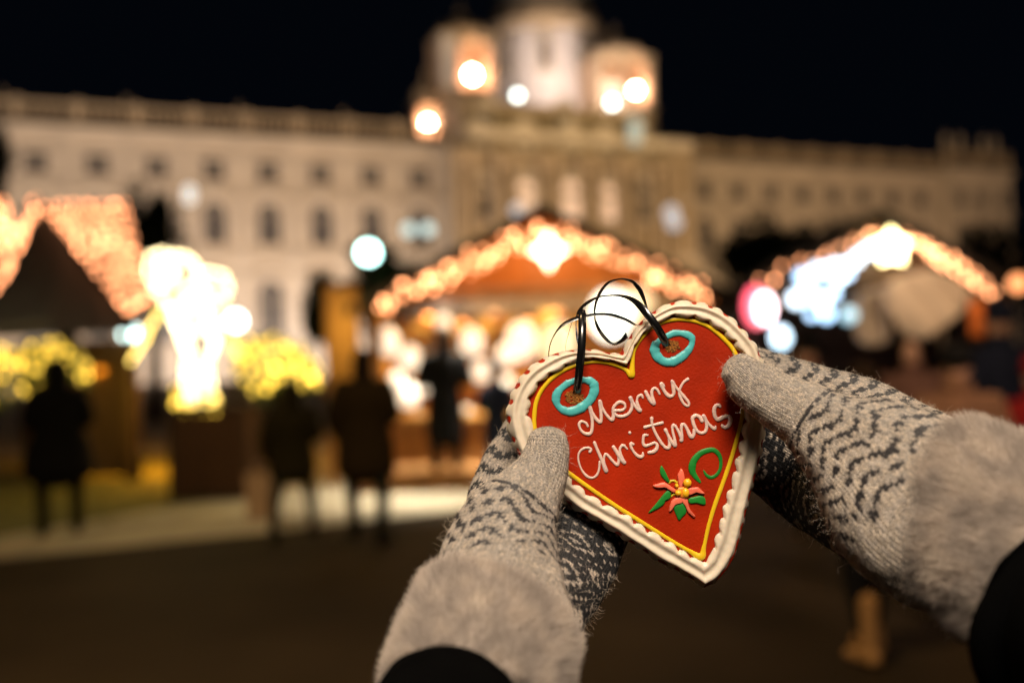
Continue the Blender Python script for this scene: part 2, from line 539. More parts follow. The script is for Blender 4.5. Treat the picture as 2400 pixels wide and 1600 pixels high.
def tower(px0, px1, py0, py1, out, pz, op, ball, nm='tower', op2=None, pm='stone_pale'):
    """square belfry whose front opening op = (px0, px1, py0, py1) shows a lit inside"""
    s0, _ = pfac(px0, py1, out); s1, _ = pfac(px1, py1, out); s = (s0 + s1) / 2; w = (s1 - s0) / 2
    z1 = pfac((px0 + px1) / 2, py0, out)[1]; z0 = pfac((px0 + px1) / 2, py1, out)[1]
    base = MB(); pbox(base, s0, s1, out - 1.5 * w, out, pz, z0 - .3); pbox(base, s0 - .3, s1 + .3, out - 1.5 * w - .3, out + .3, z0 - .298, z0)
    t = base.build(nm, M['stone_dark'], palace)
    ops = [o for o in (op, op2) if o]
    ops = sorted([(pfac(o[0], o[3], out)[0], pfac(o[1], o[3], out)[0], pfac(o[0], o[3], out)[1], pfac(o[0], o[2], out)[1]) for o in ops])
    x = s0; zt_ = z1 - 2.6
    for a, b_, za, zb_ in ops:
        p = MB(); pbox(p, x, a, out - .8, out, z0 + .002, zt_); pbox(p, x - .05, a + .1, out - .7, out + .12, z0 + .002, z0 + .8); p.build('pier', M[pm], t)  # default pale pier: the floodlit side is put into the stone colour
        za = max(za, z0 + .002)
        if za > z0 + .1:
            p = MB(); pbox(p, a + .002, b_ - .002, out - .75, out - .02, z0 + .002, za); p.build('parapet', M['stone'], t)
        k = 8; cx_ = (a + b_) / 2; r = (b_ - a) / 2; zs = min(zb_, zt_ - .1) - r * .7
        arch = [(a + .002, zs)] + [(cx_ - (r - .002) * math.cos(PI * i / k), zs + r * .7 * math.sin(PI * i / k)) for i in range(1, k)] + [(b_ - .002, zs), (b_ - .002, zt_), (a + .002, zt_)]
        p = MB(); p.prism([PT(Vector((u, -(out - .02), v))) for u, v in arch], FN * -.7); p.build('arch', M['stone_dark'], t)
        x = b_
    p = MB(); pbox(p, x, s1, out - .8, out, z0 + .002, zt_); p.build('pier', M['stone_dark'], t)  # right pier darker: its shade is put into the stone colour
    wl = MB(); pbox(wl, s0, s1, out - 1.5 * w, out - 1.5 * w + .5, z0 + .002, zt_); wl.build('back_wall', M['stone_warm'], t)
    for a, b_ in ((s0, s0 + .5), (s1 - .5, s1)):
        wl = MB(); pbox(wl, a, b_, out - 1.5 * w + .501, out - .801, z0 + .002, zt_); wl.build('side_wall', M['stone_warm'], t)
    cap = MB(); pbox(cap, s0 - .1, s1 + .1, out - 1.5 * w - .1, out + .1, zt_ + .002, zt_ + .5)
    cap.build('entablature', M['stone_dark'], t)
    h_ = z1 - zt_ - .5
    cu = MB(); oct_lathe(cu, [(w * 1.04, zt_ + .502), (w * 1.0, zt_ + .5 + h_ * .3), (w * .84, zt_ + .5 + h_ * .62), (w * .55, zt_ + .5 + h_ * .88), (w * .25, z1), (w * .2, z1 + .9), (.05, z1 + 2.2)], s, out - w * .75); cu.build('cupola', M['stone_dark'], t)
    for bx, by, br in ball:
        bs_, bz_ = pfac(bx, by, out - 1.6); g = MB(); g.ball(PT(Vector((bs_, -(out - 1.6), max(bz_, z0 + br + .01)))), br, n=12, m=8); g.build('uplighter', uplight, t, True)


tower(1037, 1163, 36, 212, -2, 30, (1076, 1158, 84, 206), [(1107, 176, .62)])
tower(1408, 1534, 84, 250, -2, 29, (1464, 1524, 130, 242), [(1490, 212, .5)], op2=(1417, 1455, 128, 190), pm='stone_dark')  # dark piers here hold down the floodlight by colour
tower(976, 1044, 192, 322, -4, 24, (980, 1038, 230, 316), [(1003, 290, .5)], 'side_tower')
# white floodlights standing on the attic and the roof
for px, py, r in ((1213, 224, .42), (1435, 241, .52)):
    s, z = pfac(px, py, 3.6)
    fx = empty('floodlight', fac(s, ATZ, 3.2), 'bright white floodlight on the attic ' + ('left of the dome window' if px < 1300 else 'beside the right corner tower'), 'floodlight', 'white floodlights on the palace roof')
    h = MB(); h.tube([fac(s, ATZ, 3.2), fac(s, z + .1, 3.2)], .09, 8); h.build('stand', M['iron'], fx)
    g = MB(); g.ball(fac(s, z, 3.6), r, n=14, m=9); g.build('lamp_head', flood_e, fx, True)
# drum wash: floods on the attic roof pointing at the drum
for dx_, pw in ((-9.5, 1150), (-1, 950), (4.5, 560)):
    l_ = area('drum_flood', PT(Vector((sd + dx_, -2.4, ATZ + .6))), PT(Vector((sd + dx_ * .45, -(DO + 6), 43.5))), 4, 1, pw, (1, .80, .70), math.radians(110))
for ds_ in (-9, 0, 9): area('attic_fill', fac(SM + ds_, 27.4, 11), fac(SM + ds_, 30, 3), 7, .6, 300, (1, .74, .38))  # lamps added in mid-air before the attic to brighten it
for s_, pw in ((-36, 700), (-22, 1000), (-12, 900)): area('arcade_flood', fac(s_, .8, 9), fac(s_, 8, 0), 6, .8, pw, (.86, .9, 1))
for s_, o_, z_, w_ in ((pfac(1052, 150, 1)[0], 3.6, 36, 110), (pfac(1430, 180, 1)[0], 3.6, 36, 45)):
    area('tower_flood', fac(s_, ATZ + .5, 3.4), fac(s_, ATZ + 5, -2), 1.5, .8, w_, (1, .70, .55))
# ---------------------------------------------------------------- lamps and strings of lights
cool_lamp = emit('cool_lamp', (.68, 1, .95), 9, True)


def bulb_mesh(r, m):
    mb = MB(); mb.ball((0, 0, 0), r, rz=r * 1.2, n=8, m=6); mb.tube([(0, 0, r * 1.0), (0, 0, r * 1.75)], r * .5, 6)
    me = mb.mesh('bulb', smooth=True); me.materials.append(m); return me


def bulb_set(r, name, c, e):
    """bulbs of one kind, brighter and dimmer ones as on a real string"""
    return [bulb_mesh(r, emit(name, c, e * k)) for k in (.35, .6, .9, 1.0, 1.9)]


BM = {'w': bulb_set(.021, 'warm_bulb', (1, .37, .15), 8.2), 'w2': bulb_set(.026, 'warm_bulb', (1, .37, .15), 8.0), 'y': bulb_set(.022, 'yellow_bulb', (1, .62, .06), 3.6), 'n': bulb_set(.024, 'warm_bulb', (1, .36, .15), 7.5)}


def light_string(pts, key, label, group, name='light_string', order=True):
    """cable (the thing itself) with up to 100 bulbs as its parts and the rest as one stuff part"""
    P = [Vector(p) for p in pts]
    o0 = P[0]
    path = []
    for i in range(len(P) - 1):
        path += [P[i], (P[i] + P[i + 1]) / 2 - Vector((0, 0, .015))]
    path.append(P[-1])
    path = [p + Vector((0, 0, .045)) for p in path]
    mb = MB(); mb.tube(path, .006, 5)
    c = mb.build(name, M['wire'], origin=o0)
    tag(c, label, 'string lights', group)
    for p in P[:100]:
        b = bpy.data.objects.new('bulb', random.choice(BM[key])); COL.objects.link(b); b.parent = c; b.location = p - o0
        b.rotation_euler = (random.uniform(-.3, .3), random.uniform(-.3, .3), 0)
    if len(P) > 100:
        mb = MB(); src = BM[key][2]
        vs = [v.co for v in src.vertices]; fs = [list(f.vertices) for f in src.polygons]
        for p in P[100:]: mb.add([v + p for v in vs], fs)
        tag(mb.build('bulbs', src.materials[0], c, True), kind='stuff')
    return c


def polyline_at(pts, n):
    return [tuple(p) for p in resample(pts, n)]


random.seed(11)


def garland(pts_px, d, n, spread):
    """bulbs scattered round a line of photo points standing at depth d, swinging back and forth like wire wound on a fir garland"""
    out = []
    for i, (x, y) in enumerate(polyline_at(pts_px, n)):
        a = random.uniform(0, 2 * PI); r = spread * math.sqrt(random.random())
        out.append(at(x + r * math.cos(a) * .6, y + r * math.sin(a), d + random.uniform(-.1, .1)))
    return out


def fir_garland(pts, label, r=.05):
    """fir twig garland carrying the lights"""
    P = [Vector(p) for p in pts]
    mb = MB(); mb.tube(P, .012, 5)
    for i in range(len(P) - 1):
        for k in range(26):
            p = P[i].lerp(P[i + 1], random.random())
            d = Vector((random.gauss(0, 1), random.gauss(0, 1), random.gauss(0, 1))).normalized() * random.uniform(.6, 1.2) * r
            s = d.orthogonal().normalized() * .004
            mb.add([p - s, p + s, p + d], [(0, 1, 2)])
    o = mb.build('fir_garland', M['leaf'], origin=P[0], fix=False)
    return tag(o, label, 'garland')


def glow_ball(name, p, r, m, label, cat, group=None, hang=.25, rz=None):
    root = empty(name, p, label, cat, group)
    g = MB(); g.ball(p, r, rz=rz or r, n=16, m=10); g.build('shade', m, root, True)
    h = MB(); h.lathe([(r * .35, 0), (r * .35, .03), (r * .1, .05)], Vector(p) + Vector((0, 0, (rz or r) - .012)), 10)
    h.tube([Vector(p) + Vector((0, 0, (rz or r) + .03)), Vector(p) + Vector((0, 0, (rz or r) + hang))], .006, 5)
    h.build('hanger', M['iron'], root)
    return root


# ---------------------------------------------------------------- wooden market huts


def plank_wall(mb, x0, x1, y0, y1, z0, z1, n):
    """vertical boards with narrow gaps"""
    for i in range(n):
        if x1 - x0 > y1 - y0:
            a = x0 + (x1 - x0) * i / n; b = x0 + (x1 - x0) * (i + 1) / n - .006; mb.box(a, b, y0, y1, z0, z1)
        else:
            a = y0 + (y1 - y0) * i / n; b = y0 + (y1 - y0) * (i + 1) / n - .006; mb.box(x0, x1, a, b, z0, z1)


def hut(name, label, cx, cy, hw, dep, zpk, zev, wood, inner, plat=.25, gable_z=2.5, counter=.62, over=.3, rz=0, gable_m=None):
    """gable-fronted hut: front plane at local y=0, going back dep"""
    root = empty(name, (cx, cy, 0), label, 'market stall', rz=rz)
    R = root.matrix_basis
    T = lambda v: R @ Vector(v)

    def B(mb, *a): return mb.box(*a, T)
    mb = MB(); B(mb, -hw - .05, hw + .05, -.9, dep, .02, plat); mb.build('platform', wood, root)
    # roof: two slabs with overhang at the front
    sl = (zpk - zev) / hw
    for sgn in (-1, 1):
        mb = MB()
        e = hw + .22; ze = zev - sl * .22
        a = [(0, zpk), (sgn * e, ze), (sgn * e, ze + .10), (0, zpk + .10)]
        mb.prism([T((x, -over, z)) for x, z in a], R.to_3x3() @ Vector((0, dep + over + .2, 0)))
        ro = mb.build('roof', M['roof'], root)
        tr = MB()
        tr.prism([T((x, -over - .03, z)) for x, z in [(0, zpk - .06), (sgn * e, ze - .06), (sgn * e, ze + .09), (0, zpk + .09)]], R.to_3x3() @ Vector((0, .028, 0)))
        tr.build('bargeboard', M['roof'], ro)
    # gable board
    hb = (zpk - gable_z) / sl
    mb = MB(); mb.prism([T((-hb + .03, 0, gable_z)), T((hb - .03, 0, gable_z)), T((0, 0, zpk - .04))], R.to_3x3() @ Vector((0, .04, 0))); mb.build('gable_board', gable_m, root)
    mb = MB(); B(mb, -hw + .1, hw - .1, .05, .15, gable_z - .14, gable_z - .02); mb.build('lintel', wood, root)
    for sgn in (-1, 1):
        mb = MB(); B(mb, sgn * (hw - .12) - .06, sgn * (hw - .12) + .06, -.02, .1, plat + .001, zev - .03); mb.build('post', wood, root)
        mb = MB()
        xs = sorted((sgn * (hw - .1), sgn * (hw - .06)))
        for i in range(10):
            B(mb, xs[0], xs[1], .11 + (dep - .2) * i / 10, .11 + (dep - .2) * (i + 1) / 10 - .006, plat + .002, zev - .05)
        mb.build('side_wall', inner, root)
    mb = MB()
    for i in range(16):
        B(mb, -hw + .12 + (2 * hw - .24) * i / 16, -hw + .12 + (2 * hw - .24) * (i + 1) / 16 - .008, dep - .1, dep - .06, plat + .002, zev - .04)
    mb.build('back_wall', inner, root)
    cn = MB()
    for i in range(14):
        B(cn, -hw + .2 + (2 * hw - .4) * i / 14, -hw + .2 + (2 * hw - .4) * (i + 1) / 14 - .01, -.04, .0, plat + .003, plat + counter - .04)
    cn_o = cn.build('counter', wood, root)
    ct = MB(); B(ct, -hw + .16, hw - .16, -.16, .62, plat + counter - .039, plat + counter); ct.build('counter_top', inner, cn_o)
    for i in range(2):
        sh = MB(); B(sh, -hw + .2, hw - .2, dep - .5, dep - .12, 1.15 + .5 * i, 1.18 + .5 * i); sh.build('shelf', inner, root)
    return root, T


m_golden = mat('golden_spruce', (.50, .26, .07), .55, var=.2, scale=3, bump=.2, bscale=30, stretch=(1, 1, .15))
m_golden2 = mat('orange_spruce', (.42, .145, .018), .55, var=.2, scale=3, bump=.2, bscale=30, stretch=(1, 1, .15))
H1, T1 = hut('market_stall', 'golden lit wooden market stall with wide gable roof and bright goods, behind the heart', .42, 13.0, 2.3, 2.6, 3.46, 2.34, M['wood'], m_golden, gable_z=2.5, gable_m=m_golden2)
line1 = [(895, 722), (935, 690), (1010, 658), (1090, 622), (1160, 585), (1215, 560), (1262, 550), (1330, 556), (1400, 580), (1480, 612), (1560, 646), (1650, 690)]
fir_garland([at(x, y, 12.86) for x, y in line1], 'fir garland wound with warm lights along the middle stall gable')
light_string(garland(line1[:7], 12.66, 82, 30), 'w', 'warm white bulbs along the left gable edge of the golden stall', 'light strings on stall gables')
light_string(garland(line1[6:], 12.66, 78, 30), 'w', 'warm white bulbs along the right gable edge of the golden stall', 'light strings on stall gables')

# star of bulbs at the gable peak
star_e = emit('star_bulb', (1, .60, .36), 11)


def star(name, c, R, label, m, n=5, rin=.42, thick=.08, rot=0.0):
    mb = MB(); c = Vector(c)
    ring = []
    for i in range(2 * n):
        a = PI / 2 + PI * i / n + rot; r = R if i % 2 == 0 else R * rin
        ring.append(c + Vector((r * math.cos(a), 0, r * math.sin(a))))
    f = c + Vector((0, -thick, 0)); b = c + Vector((0, thick, 0)); k = 2 * n
    mb.add([f, b] + ring, [(0, 2 + i, 2 + (i + 1) % k) for i in range(k)] + [(1, 2 + (i + 1) % k, 2 + i) for i in range(k)])
    o = mb.build(name, m, origin=c)
    return tag(o, label, 'star')


star('star_light', at(1286, 588, 12.55), .25, 'glowing white star on the peak of the golden stall', star_e, 4, .5)

# goods, lanterns and lamps in the golden stall
lan_w = emit('white_lantern', (1, .84, .62), 1.3, True)
lan_g = emit('greenish_globe', (.95, 1, .82), 2.6, True)
lan_y = emit('yellow_globe', (1, .80, .42), 1.1, True)
glow_ball('paper_lantern', at(1432, 738, 12.7), .275, lan_g, 'big round white paper lantern hanging in the right of the golden stall', 'lantern', 'lanterns in the golden stall', rz=.33)
glow_ball('paper_lantern', at(1492, 712, 12.95), .22, lan_y, 'pale yellow paper lantern just behind the big white one', 'lantern', 'lanterns in the golden stall')
glow_ball('paper_lantern', at(1308, 808, 12.9), .24, lan_y, 'cream lantern over the counter left of the black ribbon loops', 'lantern', 'lanterns in the golden stall', rz=.3)
glow_ball('paper_lantern', at(1222, 800, 13.3), .2, lan_w, 'cream lantern low in the middle of the golden stall', 'lantern', 'lanterns in the golden stall', rz=.26)
spots = [(908, 800, .20, 'nearest the left post'), (962, 838, .17, 'second from the left post'), (1040, 758, .13, 'high above the customer\'s head'), (1106, 800, .19, 'right of the customer\'s head'),
         (1128, 868, .15, 'lower right of the customer'), (1185, 832, .16, 'above the middle of the counter'), (958, 925, .17, 'on the counter left of the customer'), (1000, 900, .14, 'on the counter against the customer\'s elbow'), (1190, 900, .13, 'at the left lobe of the heart'), (930, 890, .12, 'on the counter by the left post')]
for i, (px, py, r, w) in enumerate(spots):
    r *= .92
    p = at(px, py, 13.25 if py < 880 else 12.98)
    root = empty('candle_lantern', p, 'bright white candle lantern ' + w, 'lantern', 'candle lanterns in the golden stall')
    g = MB(); g.lathe([(r * .55, -r), (r * .8, -r * .6), (r * .85, r * .3), (r * .45, r * .8), (r * .3, r)], p, 12); g.build('shade', lan_w, root, True)
    h = MB(); h.lathe([(r * .62, -r * 1.12), (r * .62, -r * 1.001)], p, 12); h.lathe([(r * .36, r * 1.001), (r * .2, r * 1.25), (.01, r * 1.3)], p, 10); h.build('metal_cap', M['iron'], root)
# rows of hanging ornaments and gingerbread along the header
orn = [mat('honey_cookie', (.52, .27, .07), .5), mat('straw_ornament', (.66, .45, .13), .6), mat('copper_bauble', (.50, .19, .05), .25, metal=.4)]
random.seed(3)
for i in range(26):
    x = -1.9 + 3.8 * (i + .5) / 26 + random.uniform(-.03, .03); z = random.choice((2.13, 2.02, 1.93)) ; y = random.uniform(.25, .7)
    p = T1((x, y, z)); k = i % 3
    root = empty('ornament', p, ('heart-shaped honey cookie', 'straw star ornament', 'copper bauble')[k] + ' hanging under the golden stall header', 'ornament', ('honey cookies under the golden stall header', 'straw ornaments under the golden stall header', 'copper baubles under the golden stall header')[k])
    mb = MB()
    if k == 0:
        hp = [(.16 * math.sin(t) ** 3 * .62, .01 * (13 * math.cos(t) - 5 * math.cos(2 * t) - 2 * math.cos(3 * t) - math.cos(4 * t)) * .75) for t in [2 * PI * j / 22 for j in range(22)]]
        mb.prism([p + Vector((a, 0, b)) for a, b in hp], (0, .03, 0))
    elif k == 1:
        for a in range(4):
            u = Vector((math.cos(a * PI / 4), 0, math.sin(a * PI / 4))) * .13; mb.tube([p - u, p + u], .014, 6)
    else: mb.ball(p, .085, n=12, m=8)
    mb.build('body', orn[k], root, k == 2)
    h = MB(); h.tube([p + Vector((0, 0, .08)), Vector((p.x, p.y, 2.44))], .004, 4); h.build('thread', M['wire'], root)
# mugs standing on the counter
mg = [mat('red_mug', (.45, .04, .03), .25), M['white'], mat('teal_mug', (.05, .2, .22), .25)]
cols = ('red', 'white', 'teal')
mug0 = {}
for i in range(18):
    x = -1.95 + 3.9 * i / 17; k = i % 3; y = .05 + .12 * (i % 2)
    if k not in mug0:
        p = T1((x, y, .872))
        root = empty('mug', p, cols[k] + ' glazed mug standing on the golden stall counter', 'mug', cols[k] + ' mugs on the golden stall counter')
        mb = MB(); mb.lathe([(.036, 0), (.042, .02), (.043, .1), (.038, .1), (.036, .02)], p, 14); mb.build('body', mg[k], root, True)
        hb = MB(); hb.tube([p + Vector((.042 + .03 * math.sin(t), 0, .055 + .032 * math.cos(t))) for t in [PI * j / 8 for j in range(9)]], .006, 6); hb.build('handle', mg[k], root, True)
        mug0[k] = root
    else:
        c = copy_tree(mug0[k]); c.location = T1((x, y, .872))
# yellow-lit display boards at the left corner of the golden stall
dsp = empty('display_board', at(812, 985, 12.7), 'tall golden display board standing at the left corner of the golden stall', 'display board')
p0 = at(770, 700, 12.7); p1 = at(842, 1118, 12.7)
mb = MB(); mb.box(p0.x, p1.x, 12.68, 12.72, max(.03, p1.z), p0.z + .1); mb.build('panel', m_golden, dsp)
mb = MB(); mb.box(p0.x - .05, p0.x, 12.66, 12.74, .01, p0.z + .15); mb.box(p1.x, p1.x + .05, 12.66, 12.74, .01, p0.z + .15); mb.box(p0.x - .05, p1.x + .05, 12.655, 12.745, p0.z + .101, p0.z + .16); mb.build('frame', M['wood'], dsp)
area('stall_lamp', (.2, 13.7, 2.44), (.2, 13.6, .5), 3.2, .5, 180, (1, .66, .30), math.radians(150))
area('stall_header_lamp', (.3, 12.2, 2.9), (.3, 13.3, 2.7), 2.4, .2, 9, (1, .46, .12))
area('stall_front_lamp', (-.5, 12.5, 2.4), (-.6, 12.05, 0), 1.8, .25, 120, (1, .88, .66), math.radians(82))
point('board_lamp', at(806, 760, 12.2), 9, (1, .62, .12), .08)

# ---------------------------------------------------------------- the stall on the right
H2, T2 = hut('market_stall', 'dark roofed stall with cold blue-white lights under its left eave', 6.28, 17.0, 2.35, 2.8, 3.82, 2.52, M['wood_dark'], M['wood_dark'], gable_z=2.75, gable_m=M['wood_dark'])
line2 = [(2100, 556), (2140, 572), (2200, 600), (2255, 632), (2325, 690)]
light_string(garland(line2, 16.6, 62, 22), 'w2', 'warm bulbs along the right gable edge of the dark roofed stall', 'light strings on stall gables')
light_string(garland([(1785, 668), (1830, 640), (1880, 612), (1950, 590), (2060, 545)], 16.7, 22, 16), 'w2', 'few warm bulbs along the left gable edge of the dark roofed stall', 'light strings on stall gables')
star('star_light', at(2090, 580, 16.5), .33, 'big yellowish star on the peak of the dark roofed stall', emit('yellow_star', (1, .80, .34), 14), 5, .62, .12)
cold = emit('cold_white_lamp', (.62, .84, 1), 4.5, True)
red_l = emit('pink_neon', (1, .10, .16), 3.0)


def lamp_panel(px0, py0, px1, py1, d, w, label, m):
    """a fluorescent batten: housing and tube"""
    a = at(px0, py0, d); b = at(px1, py1, d)
    root = empty('tube_lamp', (a + b) / 2, label, 'lamp', 'cold tube lamps of the dark roofed stall')
    g = MB(); g.tube([a, b], w, 10); g.build('tube', m, root, True)
    u = Vector((0, 0, w + .025)); g = MB(); g.tube([a + u, b + u], .022, 6); g.build('housing', M['iron'], root)


cold2 = emit('ice_blue_lamp', (.42, .70, 1), 4.2, True)
UPW = ('first', 'second', 'third', 'fourth', 'fifth', 'sixth', 'seventh', 'eighth', 'ninth', 'tenth', 'eleventh')
rs_ = np.random.RandomState(6)
UP = tuple((1906 + 14 * i + rs_.uniform(-6, 6), 650 - 7.5 * i + rs_.uniform(-14, 16), rs_.uniform(.055, .10), cold if i % 3 else cold2, UPW[i] + ' from the left in the upper row') for i in range(11))
for px, py, r, m_, w in ((1880, 648, .09, cold2, 'lowest of the upper row'), (1868, 700, .11, cold, 'leftmost of the cold cluster'), (1892, 678, .08, cold2, 'in the upper left of the cold cluster'), (1925, 705, .10, cold, 'in the middle of the cold cluster'), (1952, 688, .08, cold2, 'under the upper row'),
                        (1938, 736, .09, cold2, 'lowest of the cold cluster'), (1965, 655, .07, cold, 'touching the upper row'), (1902, 738, .06, cold2, 'low left of the cold cluster'), (1985, 640, .08, cold2, 'in the middle of the upper row')) + UP:
    glow_ball('globe_lamp', at(px, py, 16.8 + (py % 7) * .03), r * 1.25, m_, 'small ice-white globe lamp ' + w, 'lamp', 'globe lamps of the dark roofed stall')
glow_ball('globe_lamp', at(1990, 738, 16.8), .13, emit('dim_cold_globe', (.45, .85, 1), 1.3), 'dim bluish globe lamp lowest right of the cold lights', 'lamp', 'globe lamps of the dark roofed stall')
glow_ball('globe_lamp', at(1830, 790, 16.4), .14, cold, 'bright cold globe lamp beside the right mitten thumb', 'lamp', 'globe lamps of the dark roofed stall', rz=.17)
neon = empty('pink_sign_lamp', at(1785, 722, 16.5), 'pink-red glowing lamp at the left end of the dark roofed stall', 'lamp')
g = MB(); g.ball(at(1772, 718, 16.6), .2, rz=.34); g.build('shade', red_l, neon, True)
g = MB(); g.ball(at(1794, 722, 16.35), .14, rz=.24); g.build('lamp_core', emit('pinkish_white', (1, .7, .75), 9), neon, True)
g = MB(); g.tube([at(1776, 690, 16.6), at(1776, 640, 16.6)], .012, 5); g.build('hanger', M['iron'], neon)


def drape(name, quad, label, m, d, sag=.15, n=14):
    """a hanging cloth between four photo points, with folds"""
    mb = MB(); vs = []; fs = []
    A, Bq, Cq, D = [np.array(q, float) for q in quad]
    for i in range(n + 1):
        for j in range(n + 1):
            a_, b_ = 2 * i / n - 1, 2 * j / n - 1; a0, b0 = i / n, j / n
            u, v = (a_ * math.sqrt(1 - b_ * b_ / 2) + 1) / 2, (b_ * math.sqrt(1 - a_ * a_ / 2) + 1) / 2
            u = u * .55 + a0 * .45; v = v * .55 + b0 * .45
            q = (A * (1 - u) + Bq * u) * (1 - v) + (D * (1 - u) + Cq * u) * v
            vs.append(at(q[0], q[1], d + .06 * math.sin(u * 19) + sag * math.sin(PI * v) * math.sin(PI * u)))
    for i in range(n):
        for j in range(n):
            a = i * (n + 1) + j; fs.append((a, a + 1, a + n + 2, a + n + 1))
    mb.add(vs, fs)
    o = mb.build(name, m, origin=at(*quad[0], d), smooth=True, fix=False)
    s = o.modifiers.new('thickness', 'SOLIDIFY'); s.thickness = .012
    return tag(o, label, 'cloth')


drape('canvas_drape', [(2050, 668), (2190, 622), (2310, 690), (2140, 825)], 'large pale canvas drape hanging inside the dark roofed stall', M['canvas'], 16.5)
drape('canvas_drape', [(1992, 690), (2078, 676), (2092, 806), (2006, 812)], 'small pale canvas drape beside the large one', M['canvas'], 16.7)
area('drape_lamp', (6.6, 15.6, 2.9), (6.9, 16.6, 2.1), 1.2, .3, 18, (1, .68, .42))
pst = empty('banner_post', gnd(2288, 920), 'orange-red upright banner at the right end of the dark roofed stall', 'banner')
pa = at(2288, 715, 16.3); g = MB(); g.box(pa.x - .11, pa.x + .11, 16.28, 16.32, 1.72, 2.3); g.build('banner_cloth', mat('orange_banner', (.62, .17, .03), .7), pst)
g = MB(); g.tube([(pa.x - .14, 16.3, .01), (pa.x - .14, 16.3, 2.4)], .02, 8); g.build('pole', M['iron'], pst)
point('banner_lamp', (pa.x - .1, 15.8, 2.3), 6, (1, .55, .25), .05)
glow_ball('globe_lamp', at(2386, 664, 15.0), .13, emit('orange_globe', (1, .35, .12), 2.4), 'orange globe lamp at the right border behind the banner', 'lamp')

# ---------------------------------------------------------------- huts with net lights on the left
H3 = empty('market_hut', gnd(120, 1110), 'dark hut at the left with a net of warm lights on its roof', 'market hut')
A_, B_, C_, D_ = at(90, 474, 14.75), at(296, 470, 15.3), at(346, 706, 14.4), at(306, 742, 14.0)
E_ = at(-40, 745, 10.3); F_ = at(-60, 700, 11.3)
mb = MB(); u = Vector((0, .05, -.05))
mb.prism([A_ + u, D_ + u, C_ + u, B_ + u], (0, .06, -.10)); mb.build('roof', M['roof'], H3)
bk = Vector((.1, 1.2, 0)); mb = MB(); mb.prism([A_ + u * 1.2, A_ + bk, E_ + bk, E_ + u], (-.02, .0, -.10)); mb.build('roof', M['roof'], H3)
mb = MB(); mb.prism([A_ + u * 3, E_ + u * 4, D_ + u * 4], (0, .05, 0)); mb.build('gable_wall', M['roof'], H3)
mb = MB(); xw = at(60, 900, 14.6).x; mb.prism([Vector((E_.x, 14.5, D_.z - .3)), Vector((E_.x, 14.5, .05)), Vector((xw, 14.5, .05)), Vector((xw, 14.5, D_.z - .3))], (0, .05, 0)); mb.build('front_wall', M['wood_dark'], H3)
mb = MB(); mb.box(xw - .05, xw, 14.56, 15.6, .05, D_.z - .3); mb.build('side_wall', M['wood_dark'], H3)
mb = MB(); mb.box(D_.x - .14, D_.x - .06, D_.y + .1, D_.y + .18, 0, D_.z - .1); mb.build('post', M['wood_dark'], H3)
random.seed(21)


def net(quad, nu, nv, j=.25):
    A, B, C, D = quad; out = []
    for i in range(nu):
        for k in range(nv):
            u_ = min(1, max(0, (i + .5 + random.uniform(-j, j)) / nu)); v_ = min(1, max(0, (k + .5 + random.uniform(-j, j)) / nv))
            out.append((A * (1 - u_) + B * u_) * (1 - v_) + (D * (1 - u_) + C * u_) * v_)
    return out


N = net((A_, B_, C_, D_), 15, 13)
light_string(N[:99], 'n', 'dense net of warm bulbs on the hut roof, half beside the ridge', 'net lights on the left hut roof', 'net_lights')
light_string(N[99:], 'n', 'dense net of warm bulbs on the hut roof, half beside the glowing figure', 'net lights on the left hut roof', 'net_lights')
light_string(garland([(84, 482), (60, 530), (40, 585), (20, 640), (-6, 690)], 14.5, 52, 24), 'n', 'swag of warm bulbs falling from the hut peak to the left border', 'net lights on the left hut roof', 'net_lights')
light_string(garland([(-14, 470), (8, 500), (14, 545), (-4, 590)], 14.2, 34, 24), 'n', 'warm bulbs of the next hut cut by the left border', 'net lights on the left hut roof', 'net_lights')

# ---------------------------------------------------------------- lit shrubs, planter and the light sculpture
random.seed(8)


def in_poly(x, y, P):
    r = False; n = len(P)
    for i in range(n):
        (x1, y1), (x2, y2) = P[i], P[(i + 1) % n]
        if (y1 > y) != (y2 > y) and x < (x2 - x1) * (y - y1) / (y2 - y1) + x1: r = not r
    return r


def shrub(name, poly, d, label, n_leaf, rdep=.45):
    xs = [p[0] for p in poly]; ys = [p[1] for p in poly]
    cx = sum(xs) / len(xs); base = gnd(cx, 800 + FPX * (CAMZ / d))
    base = Vector((at(cx, 800, d).x, d, 0))
    root = empty(name, base, label, 'shrub', 'shrubs hung with yellow lights')
    mb = MB()
    k = 0
    while k < n_leaf:
        x = random.uniform(min(xs), max(xs)); y = random.uniform(min(ys), max(ys))
        if not in_poly(x, y, poly): continue
        p = at(x, y, d + random.uniform(-rdep, rdep)); k += 1
        if mnoise.noise(p * 3.2) < -.25: continue
        a = Vector((random.gauss(0, 1), random.gauss(0, 1), random.gauss(0, 1))).normalized(); b = a.orthogonal().normalized()
        l = random.uniform(.03, .055)
        mb.add([p, p + a * l * .5 + b * l * .3, p + a * l, p + a * l * .5 - b * l * .3], [(0, 1, 2, 3)])
    mb.build('crown', M['leaf2'], root, fix=False)
    t = MB(); top = at(cx, sum(ys) / len(ys), d)
    t.tube([base, base + Vector((.02, 0, .4)), (base + top) / 2 + Vector((.03, 0, .2)), top], [.06, .05, .045, .02], 8)
    for i in range(7):
        a = random.uniform(0, 2 * PI); q = top + Vector((math.cos(a) * .45, math.sin(a) * .3, random.uniform(-.2, .3))); t.tube([(base + top * 2) / 3, (top + q) / 2 + Vector((0, 0, .05)), q], [.03, .02, .008], 6)
    t.build('trunk', M['bark'], root, True)
    return root


